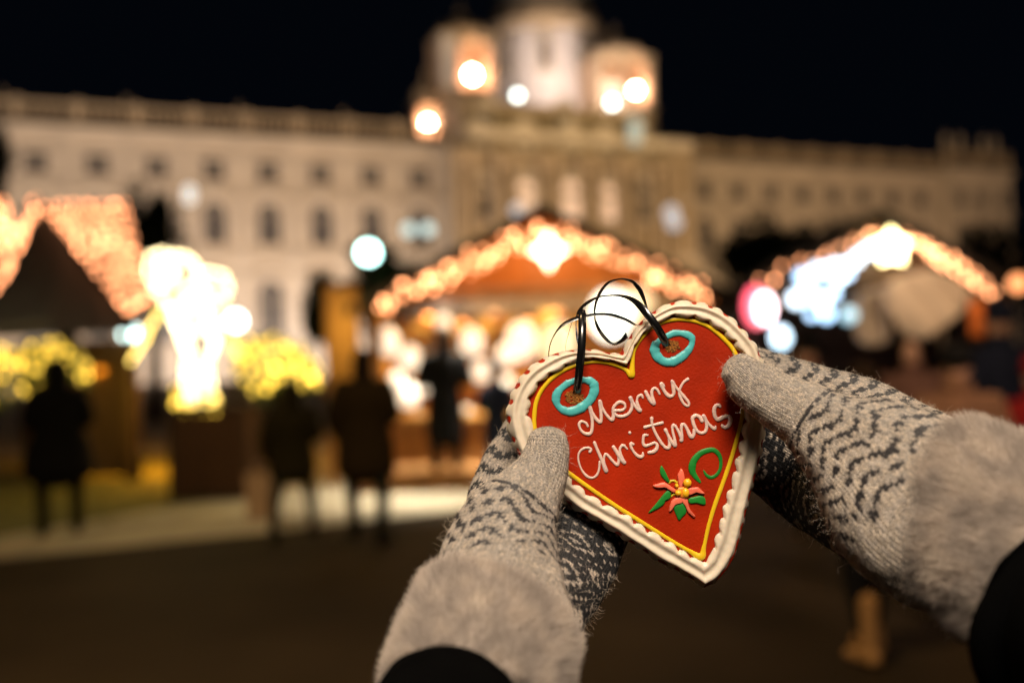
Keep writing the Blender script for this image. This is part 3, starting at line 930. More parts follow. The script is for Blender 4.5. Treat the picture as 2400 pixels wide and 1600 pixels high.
def poly_bulbs(poly, d, n, rdep=.35):
    xs = [p[0] for p in poly]; ys = [p[1] for p in poly]; out = []
    while len(out) < n:
        x = random.uniform(min(xs), max(xs)); y = random.uniform(min(ys), max(ys))
        if in_poly(x, y, poly) and random.random() < .25 + .75 * (max(ys) - y) / (max(ys) - min(ys)): out.append(at(x, y, d - .3 + random.uniform(-rdep, .1)))
    out.sort(key=lambda p: round(p.z * 5) * 100 + p.x * (1 if int(round(p.z * 5)) % 2 else -1))
    return out


PR = [(566, 796), (631, 783), (700, 808), (748, 855), (757, 905), (730, 918), (685, 920), (612, 945), (578, 912), (548, 872), (545, 822)]
PL = [(-60, 830), (0, 818), (45, 812), (80, 803), (135, 798), (185, 820), (213, 862), (214, 905), (180, 890), (120, 870), (90, 900), (40, 935), (0, 958), (-60, 960)]
shrub('lit_shrub', PR, 12.6, 'clipped shrub hung with yellow lights right of the wooden planter', 5200)
shrub('lit_shrub', PL, 13.2, 'shrub hung with yellow lights at the left border behind the person in black', 5200)
bR = poly_bulbs(PR, 12.6, 150)
light_string(bR[:75], 'y', 'lower yellow lights wound through the clipped shrub right of the planter', 'yellow lights in the shrubs')
light_string(bR[75:], 'y', 'upper yellow lights wound through the clipped shrub right of the planter', 'yellow lights in the shrubs')
bL = poly_bulbs(PL, 13.2, 116)
light_string(bL[:58], 'y', 'lower yellow lights wound through the shrub at the left border', 'yellow lights in the shrubs')
light_string(bL[58:], 'y', 'upper yellow lights wound through the shrub at the left border', 'yellow lights in the shrubs')
point('shrub_glow', (-2.9, 11.9, 1.6), 9, (1, .72, .12), .3)
point('shrub_glow', (-5.6, 13.2, 1.5), 30, (1, .64, .06), .4)
area('shrub_glow', (-5.6, 14.9, 1.7), (-5.8, 15.5, 0), 1.2, .6, 230, (1, .40, .02))
point('shrub_glow', (-4.3, 13.3, 1.0), 26, (1, .50, .03), .3)

PD = 11.9
px0, px1 = at(400, 1170, PD).x, at(588, 1170, PD).x; ptop = at(490, 950, PD).z
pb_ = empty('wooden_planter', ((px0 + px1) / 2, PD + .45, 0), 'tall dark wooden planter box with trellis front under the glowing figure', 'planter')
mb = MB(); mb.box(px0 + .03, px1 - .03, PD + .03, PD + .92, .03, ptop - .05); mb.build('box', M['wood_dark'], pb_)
fr = MB()
for x in (px0, px1 - .07): fr.box(x, x + .07, PD - .02, PD + .05, .0, ptop)
for z in (.02, ptop - .08): fr.box(px0 + .071, px1 - .071, PD - .015, PD + .028, z, z + .08)
fr.build('frame', M['wood_dark'], pb_)
m_trel = mat('brown_trellis', (.13, .055, .022), .7, var=.2)
tr = MB(); n = 7; w = px1 - px0 - .16; h = ptop - .2
for i in range(-n, n + 1):
    for sg in (1, -1):
        pts = []
        for t in (0, 1):
            pts.append((px0 + .08 + w * (i / n + t * .8) if sg > 0 else px1 - .08 - w * (i / n + t * .8), PD + (.012 if sg > 0 else .0), .1 + h * t))
        (xa, ya, za), (xb, yb, zb_) = pts
        lo, hi = px0 + .08, px1 - .08
        def clip(x0_, z0_, x1_, z1_):
            if x0_ > x1_: x0_, z0_, x1_, z1_ = x1_, z1_, x0_, z0_
            if x1_ < lo or x0_ > hi: return None
            f = lambda x: z0_ + (z1_ - z0_) * (x - x0_) / (x1_ - x0_)
            a, b = max(x0_, lo), min(x1_, hi); return a, f(a), b, f(b)
        c = clip(xa, za, xb, zb_)
        if c and c[2] - c[0] > .03: tr.tube([(c[0], ya, c[1]), (c[2], ya, c[3])], .011, 4)
tr.build('trellis', m_trel, pb_)
so = MB(); so.box(px0 + .06, px1 - .06, PD + .06, PD + .9, ptop - .049, ptop - .03); so.build('soil', M['bark'], pb_)

# glowing figure of an angel made of light tubes on a wire frame
led = emit('led_white', (1, .80, .42), 10)
led_y = emit('led_yellow', (1, .68, .14), 7)
ang = empty('light_figure', Vector(((px0 + px1) / 2 - .05, PD + .3, ptop)), 'blazing white light figure with raised wing standing on the wooden planter', 'light sculpture')


def q(px, py, d=PD + .25): return at(px, py, d)


def ledtube(name, P, r, m, per=6):
    """rope of small lamps: clear tube core and the lamps along it"""
    pts = [q(a[0], a[1], PD + .25 + (a[2] if len(a) > 2 else 0)) for a in crom(P, per)]
    L = sum((Vector(pts[i + 1]) - Vector(pts[i])).length for i in range(len(pts) - 1))
    n = max(4, int(L / .036)); R = resample(pts, n); mb = MB(); mb.tube(pts, .004, 5)
    for i in range(n):
        v = Vector(R[i]) + Vector((random.gauss(0, r * .35), random.gauss(0, r * .4), random.gauss(0, r * .35)))
        mb.ball(v, .019, n=6, m=4)
    return mb.build(name, m, ang, True)


ledtube('head', [(400, 600), (378, 590), (352, 605), (345, 640), (365, 668), (395, 672), (415, 648), (412, 618), (400, 600)], .05, led)
ledtube('head', [(398, 612), (370, 620), (380, 655), (405, 645), (385, 630)], .05, led)
ledtube('wing', [(405, 598), (440, 600), (462, 625), (455, 660), (430, 680), (445, 720)], .06, led)
ledtube('wing', [(470, 640), (510, 638), (530, 660), (530, 690), (510, 705), (480, 715), (500, 670), (470, 680)], .055, led)
ledtube('body', [(362, 668), (380, 700), (410, 730), (445, 740), (480, 735), (505, 745), (480, 770), (440, 775), (405, 755), (420, 715), (470, 700)], .065, led)
ledtube('arm', [(385, 720), (360, 750), (345, 785), (325, 820), (308, 848)], .035, led_y)
ledtube('arm', [(510, 740), (535, 765), (548, 800), (552, 830)], .03, led_y)
ledtube('leg', [(405, 750), (420, 790), (440, 830), (432, 870), (440, 915), (455, 950)], .05, led)
ledtube('leg', [(430, 760), (440, 800), (452, 840), (450, 900), (460, 940)], .045, led)
ledtube('leg', [(505, 760), (508, 800), (490, 835), (490, 875), (500, 905)], .055, led)
ledtube('leg', [(490, 760), (500, 810), (480, 860), (482, 920)], .05, led)
ledtube('base_ring', [(425, 940, -.1), (460, 958, -.2), (505, 935, -.1), (480, 925, .2), (440, 925, .2), (425, 940, -.1)], .02, led_y)
fw = MB(); fw.tube([q(432, 700), q(450, 800), q(452, 962)], .012, 6); fw.tube([q(470, 720), q(490, 830), q(486, 962)], .012, 6); fw.build('wire_frame', M['iron'], ang)
bs = [q(415 + random.uniform(-12, 12), 935 + random.uniform(-25, 22), PD + .0) for _ in range(10)] + [q(470 + random.uniform(-40, 40), 955 + random.uniform(-14, 10), PD) for _ in range(16)]
light_string(bs, 'y', 'yellow lights lying round the foot of the glowing figure', 'yellow lights in the shrubs')
point('figure_glow', q(440, 700, PD - .5), 22, (1, .86, .55), .3)

# ---------------------------------------------------------------- street lamps


def street_lamp(heads, d, r, m, label, post_px=None, group='street lamps on the square', arm=True):
    P = [at(x, y, d) for x, y in heads]
    cx = sum(p.x for p in P) / len(P)
    root = empty('street_lamp', (cx, d, 0), label, 'street lamp', group)
    zt_ = max(p.z for p in P)
    mb = MB(); mb.lathe([(.14, 0), (.14, .3), (.08, .4), (.05, .9), (.04, zt_ - r * 1.2)], (cx, d, 0), 10)
    if len(P) == 1: mb.lathe([(r * .5, -.06), (r * .55, .0)], P[0] - Vector((0, 0, r)), 10)
    mb.build('post', M['iron'], root)
    for p in P:
        if len(P) > 1:
            a = MB(); a.tube([(cx, d, zt_ - r * 2.4), (p.x, d, zt_ - r * 2.0), (p.x, d, p.z - r)], .025, 6); a.build('arm', M['iron'], root)
        g = MB(); g.ball(p, r, n=14, m=9); g.build('lamp_head', m, root, True)
    return root


cool_dim = emit('cool_dim', (.62, .78, .72), 1.5)
grey_dim = emit('grey_dim', (.75, .68, .64), .9)
street_lamp([(863, 592)], 16.5, .17, emit('cyan_lamp', (.55, 1, .90), 11, True), 'brightest cool white globe street lamp left of the golden stall roof')
street_lamp([(958, 538), (1003, 537)], 44, .28, cool_dim, 'twin globe street lamp between the palace windows and stall roof')
street_lamp([(444, 448), (444, 464)], 40, .24, emit('milky', (.8, .76, .68), 1.4), 'milky street lamp above the glowing figure')
street_lamp([(1211, 492)], 46, .3, grey_dim, 'dim grey street lamp over the ridge of the golden stall')
street_lamp([(727, 768), (756, 780)], 48, .28, emit('pink_grey', (.80, .62, .56), 1.0), 'low twin globe lamp right of the lit shrub')
street_lamp([(1573, 498), (1580, 522)], 55, .42, grey_dim, 'dim grey double lamp over the heart in front of the right wing')
street_lamp([(1488, 294), (1488, 322)], 75, .55, emit('greenish_grey', (.50, .52, .40), 1.0), 'tall dim greenish lamp in front of the right tower')
street_lamp([(303, 778)], 14.5, .13, cool_lamp, 'small cool white lamp left of the glowing figure')
street_lamp([(552, 752)], 14.8, .13, cool_lamp, 'small cool white lamp right of the glowing figure')
street_lamp([(253, 832), (257, 852)], 22, .19, emit('rosy', (.9, .66, .52), .8), 'rosy lamp over the lawn behind the left shrub')

# ---------------------------------------------------------------- trees


def leaf_crown(mb, c, rx, ry, rz, n, leaf, seed):
    random.seed(seed); k = 0
    cl = [(Vector((random.gauss(0, 1), random.gauss(0, 1), random.gauss(0, 1))).normalized() * .72 * random.random() ** .45, random.uniform(.2, .36)) for _ in range(30)]
    while k < n:
        q_, r_ = random.choice(cl)
        v = q_ + Vector((random.gauss(0, 1), random.gauss(0, 1), random.gauss(0, 1))).normalized() * r_ * random.random() ** .4
        p = Vector((c[0] + v.x * rx, c[1] + v.y * ry, c[2] + v.z * rz)); k += 1
        a = Vector((random.gauss(0, 1), random.gauss(0, 1), random.gauss(0, 1))).normalized(); b = a.orthogonal().normalized(); l = leaf * random.uniform(.6, 1.3)
        mb.add([p, p + a * l * .5 + b * l * .3, p + a * l, p + a * l * .5 - b * l * .3], [(0, 1, 2, 3)])
    return mb


def tree(px, py_c, d, rx, rz, label, n=4200, leaf=.16, seed=1, group='dark trees behind the market'):
    p = at(px, py_c, d); base = Vector((p.x, d, 0))
    root = empty('tree', base, label, 'tree', group)
    leaf_crown(MB(), p, rx, rx, rz, n, leaf, seed).build('crown', M['leaf'], root, fix=False)
    t = MB(); t.tube([base, base.lerp(p, .4) + Vector((.05, 0, 0)), p + Vector((0, 0, rz * .4))], [rx * .12 + .05, rx * .09 + .04, .03], 9)
    for i in range(8):
        a = 2 * PI * i / 8; e = p + Vector((math.cos(a) * rx * .7, math.sin(a) * rx * .7, rz * random.uniform(-.1, .5)))
        s_ = base.lerp(p, .6 + .05 * (i % 4)); t.tube([s_, s_.lerp(e, .5) + Vector((0, 0, .1)), e], [rx * .05, rx * .03, .012], 6)
    t.build('trunk', M['bark'], root, True)
    return root


tree(885, 665, 19, 1.0, 1.0, 'round clipped dark tree under the brightest street lamp', seed=2)
tree(770, 720, 24, .8, 1.2, 'narrow dark tree at the left corner of the golden stall', seed=3)
tree(150, 640, 26, 3.4, 2.3, 'broad dark tree rising behind the left hut', n=6500, leaf=.26, seed=5)
tree(352, 560, 30, 1.3, 2.2, 'loose dark tree behind the glowing figure', n=1500, leaf=.24, seed=6)
tree(-45, 380, 30, 1.1, 2.6, 'dark tree cut by the left border against the palace', n=3200, leaf=.26, seed=7)
tree(1770, 610, 30, 2.4, 1.5, 'low dark tree between the two gabled stalls', n=4200, leaf=.22, seed=8)
tree(1990, 575, 34, 3.2, 1.3, 'wide dark tree behind the roof of the dark roofed stall', n=4200, leaf=.25, seed=9)
tree(2330, 620, 34, 2.2, 1.9, 'dark tree at the right border behind the stalls', n=3800, leaf=.25, seed=10)
# ---------------------------------------------------------------- people of the market
cloth = {}


def clothm(name, c):
    if name in cloth: return cloth[name]
    cloth[name] = mat(name, c, .85, var=.2, scale=14, bump=.25, bscale=120)
    cloth[name].node_tree.nodes['Principled BSDF'].inputs['Specular IOR Level'].default_value = .1
    return cloth[name]


def chain(mb, pts, n=12):
    """tapered rounded limb through (x, y, z, rx[, ry]) joints"""
    P = [np.array((*p[:4], p[4] if len(p) > 4 else p[3]), float) for p in pts]
    P = crom(P, 5)
    k = len(P); secs = []
    for i in range(k):
        t = Vector(P[min(i + 1, k - 1)][:3] - P[max(i - 1, 0)][:3]).normalized()
        a = Vector((1, 0, 0)); a = (a - t * a.dot(t))
        if a.length < .2: a = Vector((0, 1, 0)); a = a - t * a.dot(t)
        a.normalize(); b = t.cross(a)
        secs.append((Vector(P[i][:3]), a * P[i][3], b * P[i][4], t))
    s0, s1 = secs[0], secs[-1]
    r0 = min(s0[1].length, s0[2].length); r1 = min(s1[1].length, s1[2].length)
    out = []
    for f in (.95, .7, .4): out.append((s0[0] - s0[3] * r0 * f * .8, s0[1] * math.sqrt(1 - f * f), s0[2] * math.sqrt(1 - f * f)))
    out += [s[:3] for s in secs]
    for f in (.4, .7, .95): out.append((s1[0] + s1[3] * r1 * f * .8, s1[1] * math.sqrt(1 - f * f), s1[2] * math.sqrt(1 - f * f)))
    mb.loft(out, n)


def person(foot, height, yaw, label, coat, trouser, boot, hatm, group=None, coat_len=.72, stride=.0, spread=.1, lean=0, arms='down', hat='beanie', wide=1.0, boot_h=.12, skirt=0):
    root = empty('person', foot, label, 'person', group, rz=yaw)
    k = height / 1.75
    MW = root.matrix_basis @ Matrix.Scale(k, 4)

    def put(mb, nm, m, vox, parent=root, it=4):
        mb.v = [MW @ v for v in mb.v]
        me = remeshed(mb, nm, vox, it); return link_mesh(me, nm, m, parent)
    hp = Vector((0, -lean * .1, 0))
    legs = []
    for s in (-1, 1):
        fy = stride * s; legs.append(((s * .09, 0, .92), (s * (.09 + spread) / 1.6, fy * .45 + .03, .5), (s * spread, fy, .09)))
    if arms == 'down': A = [((s * .19, 0, 1.42), (s * .27, -.03, 1.14), (s * .26, .06, .88)) for s in (-1, 1)]
    elif arms == 'front': A = [((s * .19, 0, 1.42), (s * .27, .0, 1.15), (s * .1, .27, 1.16)) for s in (-1, 1)]
    else: A = [((-.19, 0, 1.42), (-.29, -.02, 1.15), (-.27, .1, .9)), ((.19, 0, 1.42), (.27, .02, 1.16), (.12, .28, 1.18))]
    b = MB()
    chain(b, [(0, 0, .88, .15, .1), (0, 0, 1.05, .135, .09), (0, 0, 1.3, .165, .105), (0, 0, 1.43, .15, .085), (0, .0, 1.5, .06, .06), (0, .01, 1.56, .052, .052)])
    b.ball((0, .015, 1.645), .074, .093, .115, 16, 10); b.ball((0, .105, 1.63), .013, .02, .018, 8, 6)
    for s in (-1, 1):
        b.ball((s * .076, 0, 1.64), .012, .022, .032, 8, 6); b.ball((s * .03, .092, 1.662), .014, .01, .01, 8, 6)
        h, kn, f = legs[0 if s < 0 else 1]
        chain(b, [(*h, .085), (*kn, .058), (*f, .042)]); chain(b, [(f[0], f[1] - .03, .05, .04), (f[0] + s * .015, f[1] + .14, .035, .035)])
        sh, el, wr = A[0 if s < 0 else 1]
        chain(b, [(*sh, .052), (*el, .042), (*wr, .03)])
        d = (Vector(wr) - Vector(el)).normalized(); wv = Vector(wr)
        chain(b, [(*(wv + d * .02), .035, .025), (*(wv + d * .085), .04, .022)])
        for i in range(4):
            o = Vector((0, 1, 0)) * (.028 - .018 * i) if abs(d.z) > .5 else Vector((1, 0, 0)) * (.028 - .018 * i)
            e = wv + d * .09 + o; chain(b, [(*e, .012), (*(e + d * .04), .011), (*(e + d * (.07 - .006 * abs(i - 1.5)) + Vector((0, .01, 0))), .01)], 8)
        th = wv + d * .05 + Vector((-s * .03, .03, 0)); chain(b, [(*(wv + d * .03), .014), (*th, .013), (*(th + d * .04), .011)], 8)
    put(b, 'body', M['skin'], .011 * k, it=3)
    c = MB(); w = wide
    zl = 1.5 - coat_len
    fl = .02 + skirt
    chain(c, [(0, 0, zl, (.2 + fl) * w, (.135 + fl) * w), (0, 0, (zl + 1.12) / 2, (.2 + fl * .5) * w, .135 * w), (0, 0, 1.1, .18 * w, .125 * w), (0, 0, 1.32, .205 * w, .138 * w), (0, 0, 1.44, .175 * w, .105 * w), (0, 0, 1.51, .085, .085)], 16)
    for s in (0, 1):
        sh, el, wr = A[s]; chain(c, [(*sh, .078 * w), (*el, .064 * w), (*wr, .052)])
    co = put(c, 'coat', coat, .016)
    cl = MB(); cl.lathe([(.095, 1.485), (.1, 1.53), (.085, 1.565), (.07, 1.55)], (0, 0, 0), 14); cl.v = [MW @ v for v in cl.v]; cl.build('collar', coat, co, True)
    t = MB()
    chain(t, [(0, 0, .95, .155, .105), (0, 0, .82, .16, .11)])
    for h, kn, f in legs: chain(t, [(h[0], h[1], .88, .1), (*kn, .073), (f[0], f[1], .13, .055)])
    put(t, 'trousers', trouser, .014)
    for h, kn, f in legs:
        bo = MB(); chain(bo, [(f[0], f[1], boot_h + .08, .062), (f[0], f[1], .09, .058)]); chain(bo, [(f[0], f[1] - .04, .052, .05, .05), (f[0], f[1] + .06, .05, .05, .045), (f[0] + f[0] * .08, f[1] + .17, .04, .045, .036)])
        put(bo, 'boot', boot, .012)
    hm = MB()
    if hat == 'beanie':
        hm.lathe([(.098, -.005), (.104, .03), (.099, .05), (.097, .09), (.07, .135), (.01, .155)], (0, 0, 1.665), 18, sy=1.15)
        hm.v = [MW @ v for v in hm.v]; hm.build('hat', hatm, root, True)
    elif hat == 'bobble':
        hm.lathe([(.098, -.005), (.106, .03), (.099, .05), (.097, .09), (.07, .135), (.01, .155)], (0, 0, 1.665), 18, sy=1.15); hm.ball((0, 0, 1.85), .05, n=12, m=8)
        hm.v = [MW @ v for v in hm.v]; hm.build('hat', hatm, root, True)
    elif hat == 'hood':
        hm.ball((0, -.02, 1.64), .13, .135, .165, 16, 10); chain(hm, [(0, -.03, 1.47, .13, .11), (0, -.02, 1.6, .12, .12)])
        put(hm, 'hood', hatm, .014)
    else:
        hm.ball((0, -.015, 1.66), .092, .105, .122, 16, 10); chain(hm, [(0, -.05, 1.66, .09, .06), (0, -.075, 1.48, .085, .04), (0, -.09, 1.38, .06, .03)])
        put(hm, 'hair', hatm, .012)
    return root


black = clothm('black_wool', (.006, .006, .007)); brownc = clothm('dark_brown_wool', (.028, .018, .008)); navy = clothm('navy_wool', (.012, .016, .035))
olive = clothm('olive_parka', (.022, .018, .007)); denim = clothm('dark_teal_denim', (.012, .022, .024)); tan = clothm('tan_suede', (.36, .20, .08))
furc = clothm('brown_coat', (.17, .092, .06)); redc = clothm('red_coat', (.16, .008, .008)); hairb = clothm('dark_hair', (.02, .012, .008)); leather = clothm('black_leather', (.01, .009, .008))


def hgt(foot, head_py):
    d = foot.y; px = 1200 + FPX * foot.x / d
    return at(px, head_py, d).z


f = gnd(142, 1252); person(f, hgt(f, 848), .5, 'person in long black coat standing on the left before the yellow shrub', black, black, leather, black, coat_len=.82, spread=.16, arms='front', wide=1.3, hat='hood', skirt=.05)
f = gnd(690, 1262); person(f, hgt(f, 900), .25, 'short person in olive parka walking between planter and golden stall', olive, denim, leather, olive, coat_len=.74, spread=.22, stride=.2, arms='mixed', hat='hood', wide=1.25)
f = gnd(862, 1268); person(f, hgt(f, 822), -.2, 'tall person in dark brown coat walking before the golden stall', brownc, denim, leather, hairb, coat_len=.82, spread=.2, stride=-.2, arms='mixed', hat='hair', wide=1.32)
f = at(1046, 1060, 12.35); f.z = .02; person(f, 1.98, .1, 'customer in black coat with back turned at the golden stall counter', black, black, leather, hairb, coat_len=.95, spread=.1, arms='front', hat='hair')
f = at(1166, 1060, 12.0); f.z = 0; person(f, 1.52, -.5, 'small person in navy coat at the golden stall beside the heart', navy, black, leather, navy, coat_len=.8, arms='front', hat='bobble')
f = gnd(2045, 1545); person(f, 1.50, .35, 'person in brown coat and tan boots half hidden by the right mitten', furc, black, tan, hairb, coat_len=.72, spread=.1, stride=.10, arms='mixed', hat='hair', boot_h=.30, wide=1.1)
f = gnd(2265, 1470); person(f, 1.56, -.3, 'person in brown coat and dark hat walking right of the tan boots', furc, navy, leather, black, coat_len=.9, arms='down', hat='beanie', wide=1.1)
f = gnd(2362, 1290); person(f, 1.86, .2, 'person in navy jacket standing by the orange banner', navy, navy, leather, navy, coat_len=.7, arms='down', hat='beanie', wide=1.1)
f = gnd(2452, 1420); person(f, 1.48, .2, 'person in red coat cut by the right border', redc, black, leather, redc, coat_len=.85, arms='down', hat='beanie', wide=1.1)

f = Vector((3.05, 7.6, 0)); person(f, 1.64, 2.6, 'person in mauve coat facing the camera among the crowd behind the right mitten', clothm('mauve_coat', (.13, .07, .06)), black, leather, hairb, coat_len=.85, arms='front', hat='hair', wide=1.15)
f = Vector((2.55, 8.6, 0)); person(f, 1.66, .8, 'person in rust coat in the crowd just above the right mitten thumb', clothm('rust_coat', (.17, .075, .05)), navy, leather, black, coat_len=.8, arms='mixed', hat='bobble', wide=1.15)
f = Vector((4.2, 9.2, 0)); person(f, 1.62, -.7, 'person in dull brown jacket in the crowd below the pale canvas drape', clothm('dull_brown', (.13, .075, .055)), black, leather, hairb, coat_len=.7, arms='down', hat='hair', wide=1.2)

# paper bag beside the walking person
f = gnd(612, 1212)
bag = empty('paper_bag', f, 'pale paper shopping bag standing beside the person in olive parka', 'bag')
mb = MB(); x, y = f.x, f.y
lo = [(x - .13, y - .07, .004), (x + .13, y - .07, .004), (x + .13, y + .07, .004), (x - .13, y + .07, .004)]; hi = [(x - .145, y - .075, .46), (x + .145, y - .075, .47), (x + .145, y + .075, .46), (x - .145, y + .075, .47)]
mid = [(a[0] * .5 + b_[0] * .5, a[1] * .5 + b_[1] * .5 + .01, .23) for a, b_ in zip(lo, hi)]
mb.add(lo + mid + hi, [(3, 2, 1, 0)] + [(i, (i + 1) % 4, 4 + (i + 1) % 4, 4 + i) for i in range(4)] + [(4 + i, 4 + (i + 1) % 4, 8 + (i + 1) % 4, 8 + i) for i in range(4)])
bo = mb.build('bag_body', M['paper'], bag)
sd_ = bo.modifiers.new('s', 'SOLIDIFY'); sd_.thickness = .004
for yy in (-.075, .075):
    h = MB(); h.tube([(x - .06, y + yy, .465), (x - .05, y + yy, .56), (x, y + yy, .59), (x + .05, y + yy, .56), (x + .06, y + yy, .465)], .005, 6); h.build('handle', M['paper'], bag, True)
# ---------------------------------------------------------------- the gingerbread heart
HD = .600                                     # depth of the heart's front face
MM = .001
m_ginger = mat('red_glazed_gingerbread', (.33, .017, .001), .46, var=.20, scale=34, bump=.10, bscale=700)
m_ginger.node_tree.nodes['Principled BSDF'].inputs['Specular IOR Level'].default_value = .22
m_icing = mat('white_royal_icing', (.66, .57, .44), .38, var=.05, scale=40, bump=.05, bscale=300, sss=.25)
m_pink = mat('cream_pink_icing', (.72, .50, .42), .35, var=.04, scale=60, sss=.25)
m_yel = mat('yellow_icing', (.72, .47, .01), .35, var=.05, scale=60, sss=.15)
m_teal = mat('turquoise_icing', (.075, .42, .42), .4, var=.12, scale=260, sss=.15)
m_green = mat('green_icing', (.006, .19, .018), .5, var=.15, scale=90, sss=.1)
m_coral = mat('coral_icing', (.75, .15, .085), .42, var=.12, scale=120, sss=.2)
m_berry = mat('yellow_berry_icing', (.80, .43, .012), .38, var=.08, scale=90, sss=.2)
m_crumb = mat('gingerbread_crumb', (.42, .15, .015), .9, var=.6, scale=700, bump=.8, bscale=1200)
m_ribbon = mat('black_satin_ribbon', (.10, .10, .10), .22, metal=.95, var=.1)


def H(px, py, h=0.0):
    """point of the heart's front face lying under a photo pixel, raised h metres towards the viewer"""
    p = at(px, py, HD); n = -c_f
    return p + n * h


def z5(p): return (1140 + p[0] / 1.96, 600 + p[1] / 1.96)


def zt(p): return (1320 + p[0] / 5.6, 860 + p[1] / 5.6)


def zf(p): return (1480 + p[0] / 7.4667, 1030 + p[1] / 7.4667)


def zr(p): return (1260 + p[0] / 4.355, 640 + p[1] / 4.355)


outer = [(612, 452), (570, 448), (500, 432), (430, 432), (350, 442), (260, 475), (180, 535), (130, 612), (103, 690), (96, 750), (112, 830), (150, 920), (215, 1010), (290, 1075), (350, 1115), (410, 1165), (480, 1205), (540, 1240), (640, 1305), (720, 1355), (800, 1412), (880, 1450), (965, 1500), (1005, 1530),
         (1060, 1500), (1110, 1445), (1143, 1390), (1163, 1330), (1190, 1225), (1217, 1110), (1245, 1010), (1273, 890), (1288, 790), (1292, 700), (1290, 600), (1285, 530), (1268, 465), (1240, 405), (1180, 333), (1110, 268), (1020, 224), (930, 210), (850, 218), (765, 265), (700, 325), (655, 395), (630, 440)]
inner = [(652, 500), (590, 482), (520, 470), (455, 468), (400, 482), (330, 522), (285, 545), (235, 590), (200, 650), (190, 710), (205, 790), (240, 880), (300, 965), (385, 1032), (430, 1070), (470, 1100), (520, 1130), (580, 1165), (640, 1190), (690, 1230), (760, 1272), (830, 1310), (900, 1358), (960, 1392), (992, 1412),
         (1035, 1370), (1052, 1310), (1075, 1240), (1090, 1170), (1110, 1100), (1135, 1030), (1150, 950), (1168, 880), (1182, 800), (1192, 720), (1198, 650), (1195, 560), (1185, 480), (1160, 425), (1110, 368), (1050, 320), (985, 288), (920, 276), (850, 276), (795, 300), (740, 335), (695, 385), (668, 440), (656, 480)]
tipO = outer.index((1005, 1530)); tipI = inner.index((992, 1412))


def loop2(P, tip, n):
    a = resample(crom(P[:tip + 1], 6), n); b = resample(crom(P[tip:] + [P[0]], 6), n)
    return np.vstack([a[:-1], b[:-1]])


NH = 330
LO = loop2(outer, tipO, NH); LI = loop2(inner, tipI, NH)
NT = len(LO)
heart = None
# body: slightly larger than the icing, rounded edge, cut from 13 mm dough
cen = LO.mean(0)
mb = MB(); rings = []
for gro, h in ((-26, .0000), (-14, .0), (-6, -.0015), (-1, -.004), (3, -.008), (2, -.012), (-8, -.0135)):
    t = np.roll(LO, -1, 0) - np.roll(LO, 1, 0); nrm = np.stack([-t[:, 1], t[:, 0]], 1); nrm /= np.linalg.norm(nrm, axis=1)[:, None] + 1e-9
    # smooth normals so the tip and the notch stay clean
    for _ in range(6): nrm = (np.roll(nrm, 1, 0) + nrm * 2 + np.roll(nrm, -1, 0)) / 4
    Q = LO + nrm * gro
    if ((Q - cen) ** 2).sum() < ((LO - cen) ** 2).sum() and gro > 0: Q = LO - nrm * gro
    if ((Q - cen) ** 2).sum() > ((LO - cen) ** 2).sum() and gro < 0: Q = LO - nrm * gro
    rings.append([H(*z5(p), h) for p in Q])
vs = [p for r in rings for p in r]; fs = []
for i in range(len(rings) - 1):
    for j in range(NT): fs.append((i * NT + j, i * NT + (j + 1) % NT, (i + 1) * NT + (j + 1) % NT, (i + 1) * NT + j))
fs.append(list(range(NT))); fs.append([(len(rings) - 1) * NT + j for j in range(NT)][::-1])
mb.add(vs, fs)
hc = at(1480, 1020, HD)
heart = mb.build('gingerbread_heart', m_ginger, origin=hc, smooth=True)
tag(heart, 'red gingerbread heart reading Merry Christmas with white icing border', 'gingerbread heart')
bm = bmesh.new(); bm.from_mesh(heart.data); bmesh.ops.triangulate(bm, faces=[f for f in bm.faces if len(f.verts) > 4]); bm.to_mesh(heart.data); bm.free()
for pgn in heart.data.polygons: pgn.use_smooth = len(pgn.vertices) == 4

# piped white border: ridged profile, scalloped on both sides
nc = 18
arcl = np.r_[0, np.cumsum(np.linalg.norm(np.diff(np.vstack([LO, LO[:1]]), axis=0), axis=1))][:NT]
per = 90.0
random.seed(17)
jit = np.cumsum(np.random.RandomState(5).normal(0, .035, NT))
ph = arcl / per + jit
ph2 = arcl / (per * .92) + jit * .7 + .3
sc_i = 8 - 20 * np.abs(np.sin(PI * ph)) ** .9
sc_o = -8 + 18 * np.abs(np.sin(PI * ph2)) ** .9
Dv = LO - LI; Dl = np.linalg.norm(Dv, axis=1)[:, None]; Du = Dv / Dl
a_ = LI + Du * (sc_i)[:, None]; b_ = LO + Du * (sc_o)[:, None]
mb = MB(); vs = []; fs = []
rs = np.random.RandomState(9)
for j in range(NT):
    for k in range(nc):
        c = k / (nc - 1)
        p = LI[j] * (1 - c) + LO[j] * c + Du[j] * (sc_i[j] * max(0, 1 - c / .22) + sc_o[j] * max(0, 1 - (1 - c) / .22))
        edge = min(1, c / .13) if c < .5 else min(1, (1 - c) / .16)
        h = .0023 * math.sqrt(max(0, 1 - (1 - edge) ** 2)) * (1 - .25 * c)
        h += .0007 * math.cos(2 * PI * (c - .18) * 2.0) * edge
        h += .00016 * math.sin(2 * PI * (ph[j] if c < .5 else ph2[j])) * max(0, abs(c - .5) - .22) * 3 * edge
        if c > .72: h -= .006 * ((c - .72) / .28) ** 1.6
        h += .00022 * mnoise.noise(Vector((p[0] * .03, p[1] * .03, 3)))
        vs.append(H(*z5(p), h + .0004))
    vs.append(H(*z5(b_[j] * .97 + a_[j] * .03), -.0085))
nk = nc + 1
for j in range(NT):
    for k in range(nk - 1):
        a = j * nk + k; b = ((j + 1) % NT) * nk + k; fs.append((a, a + 1, b + 1, b))
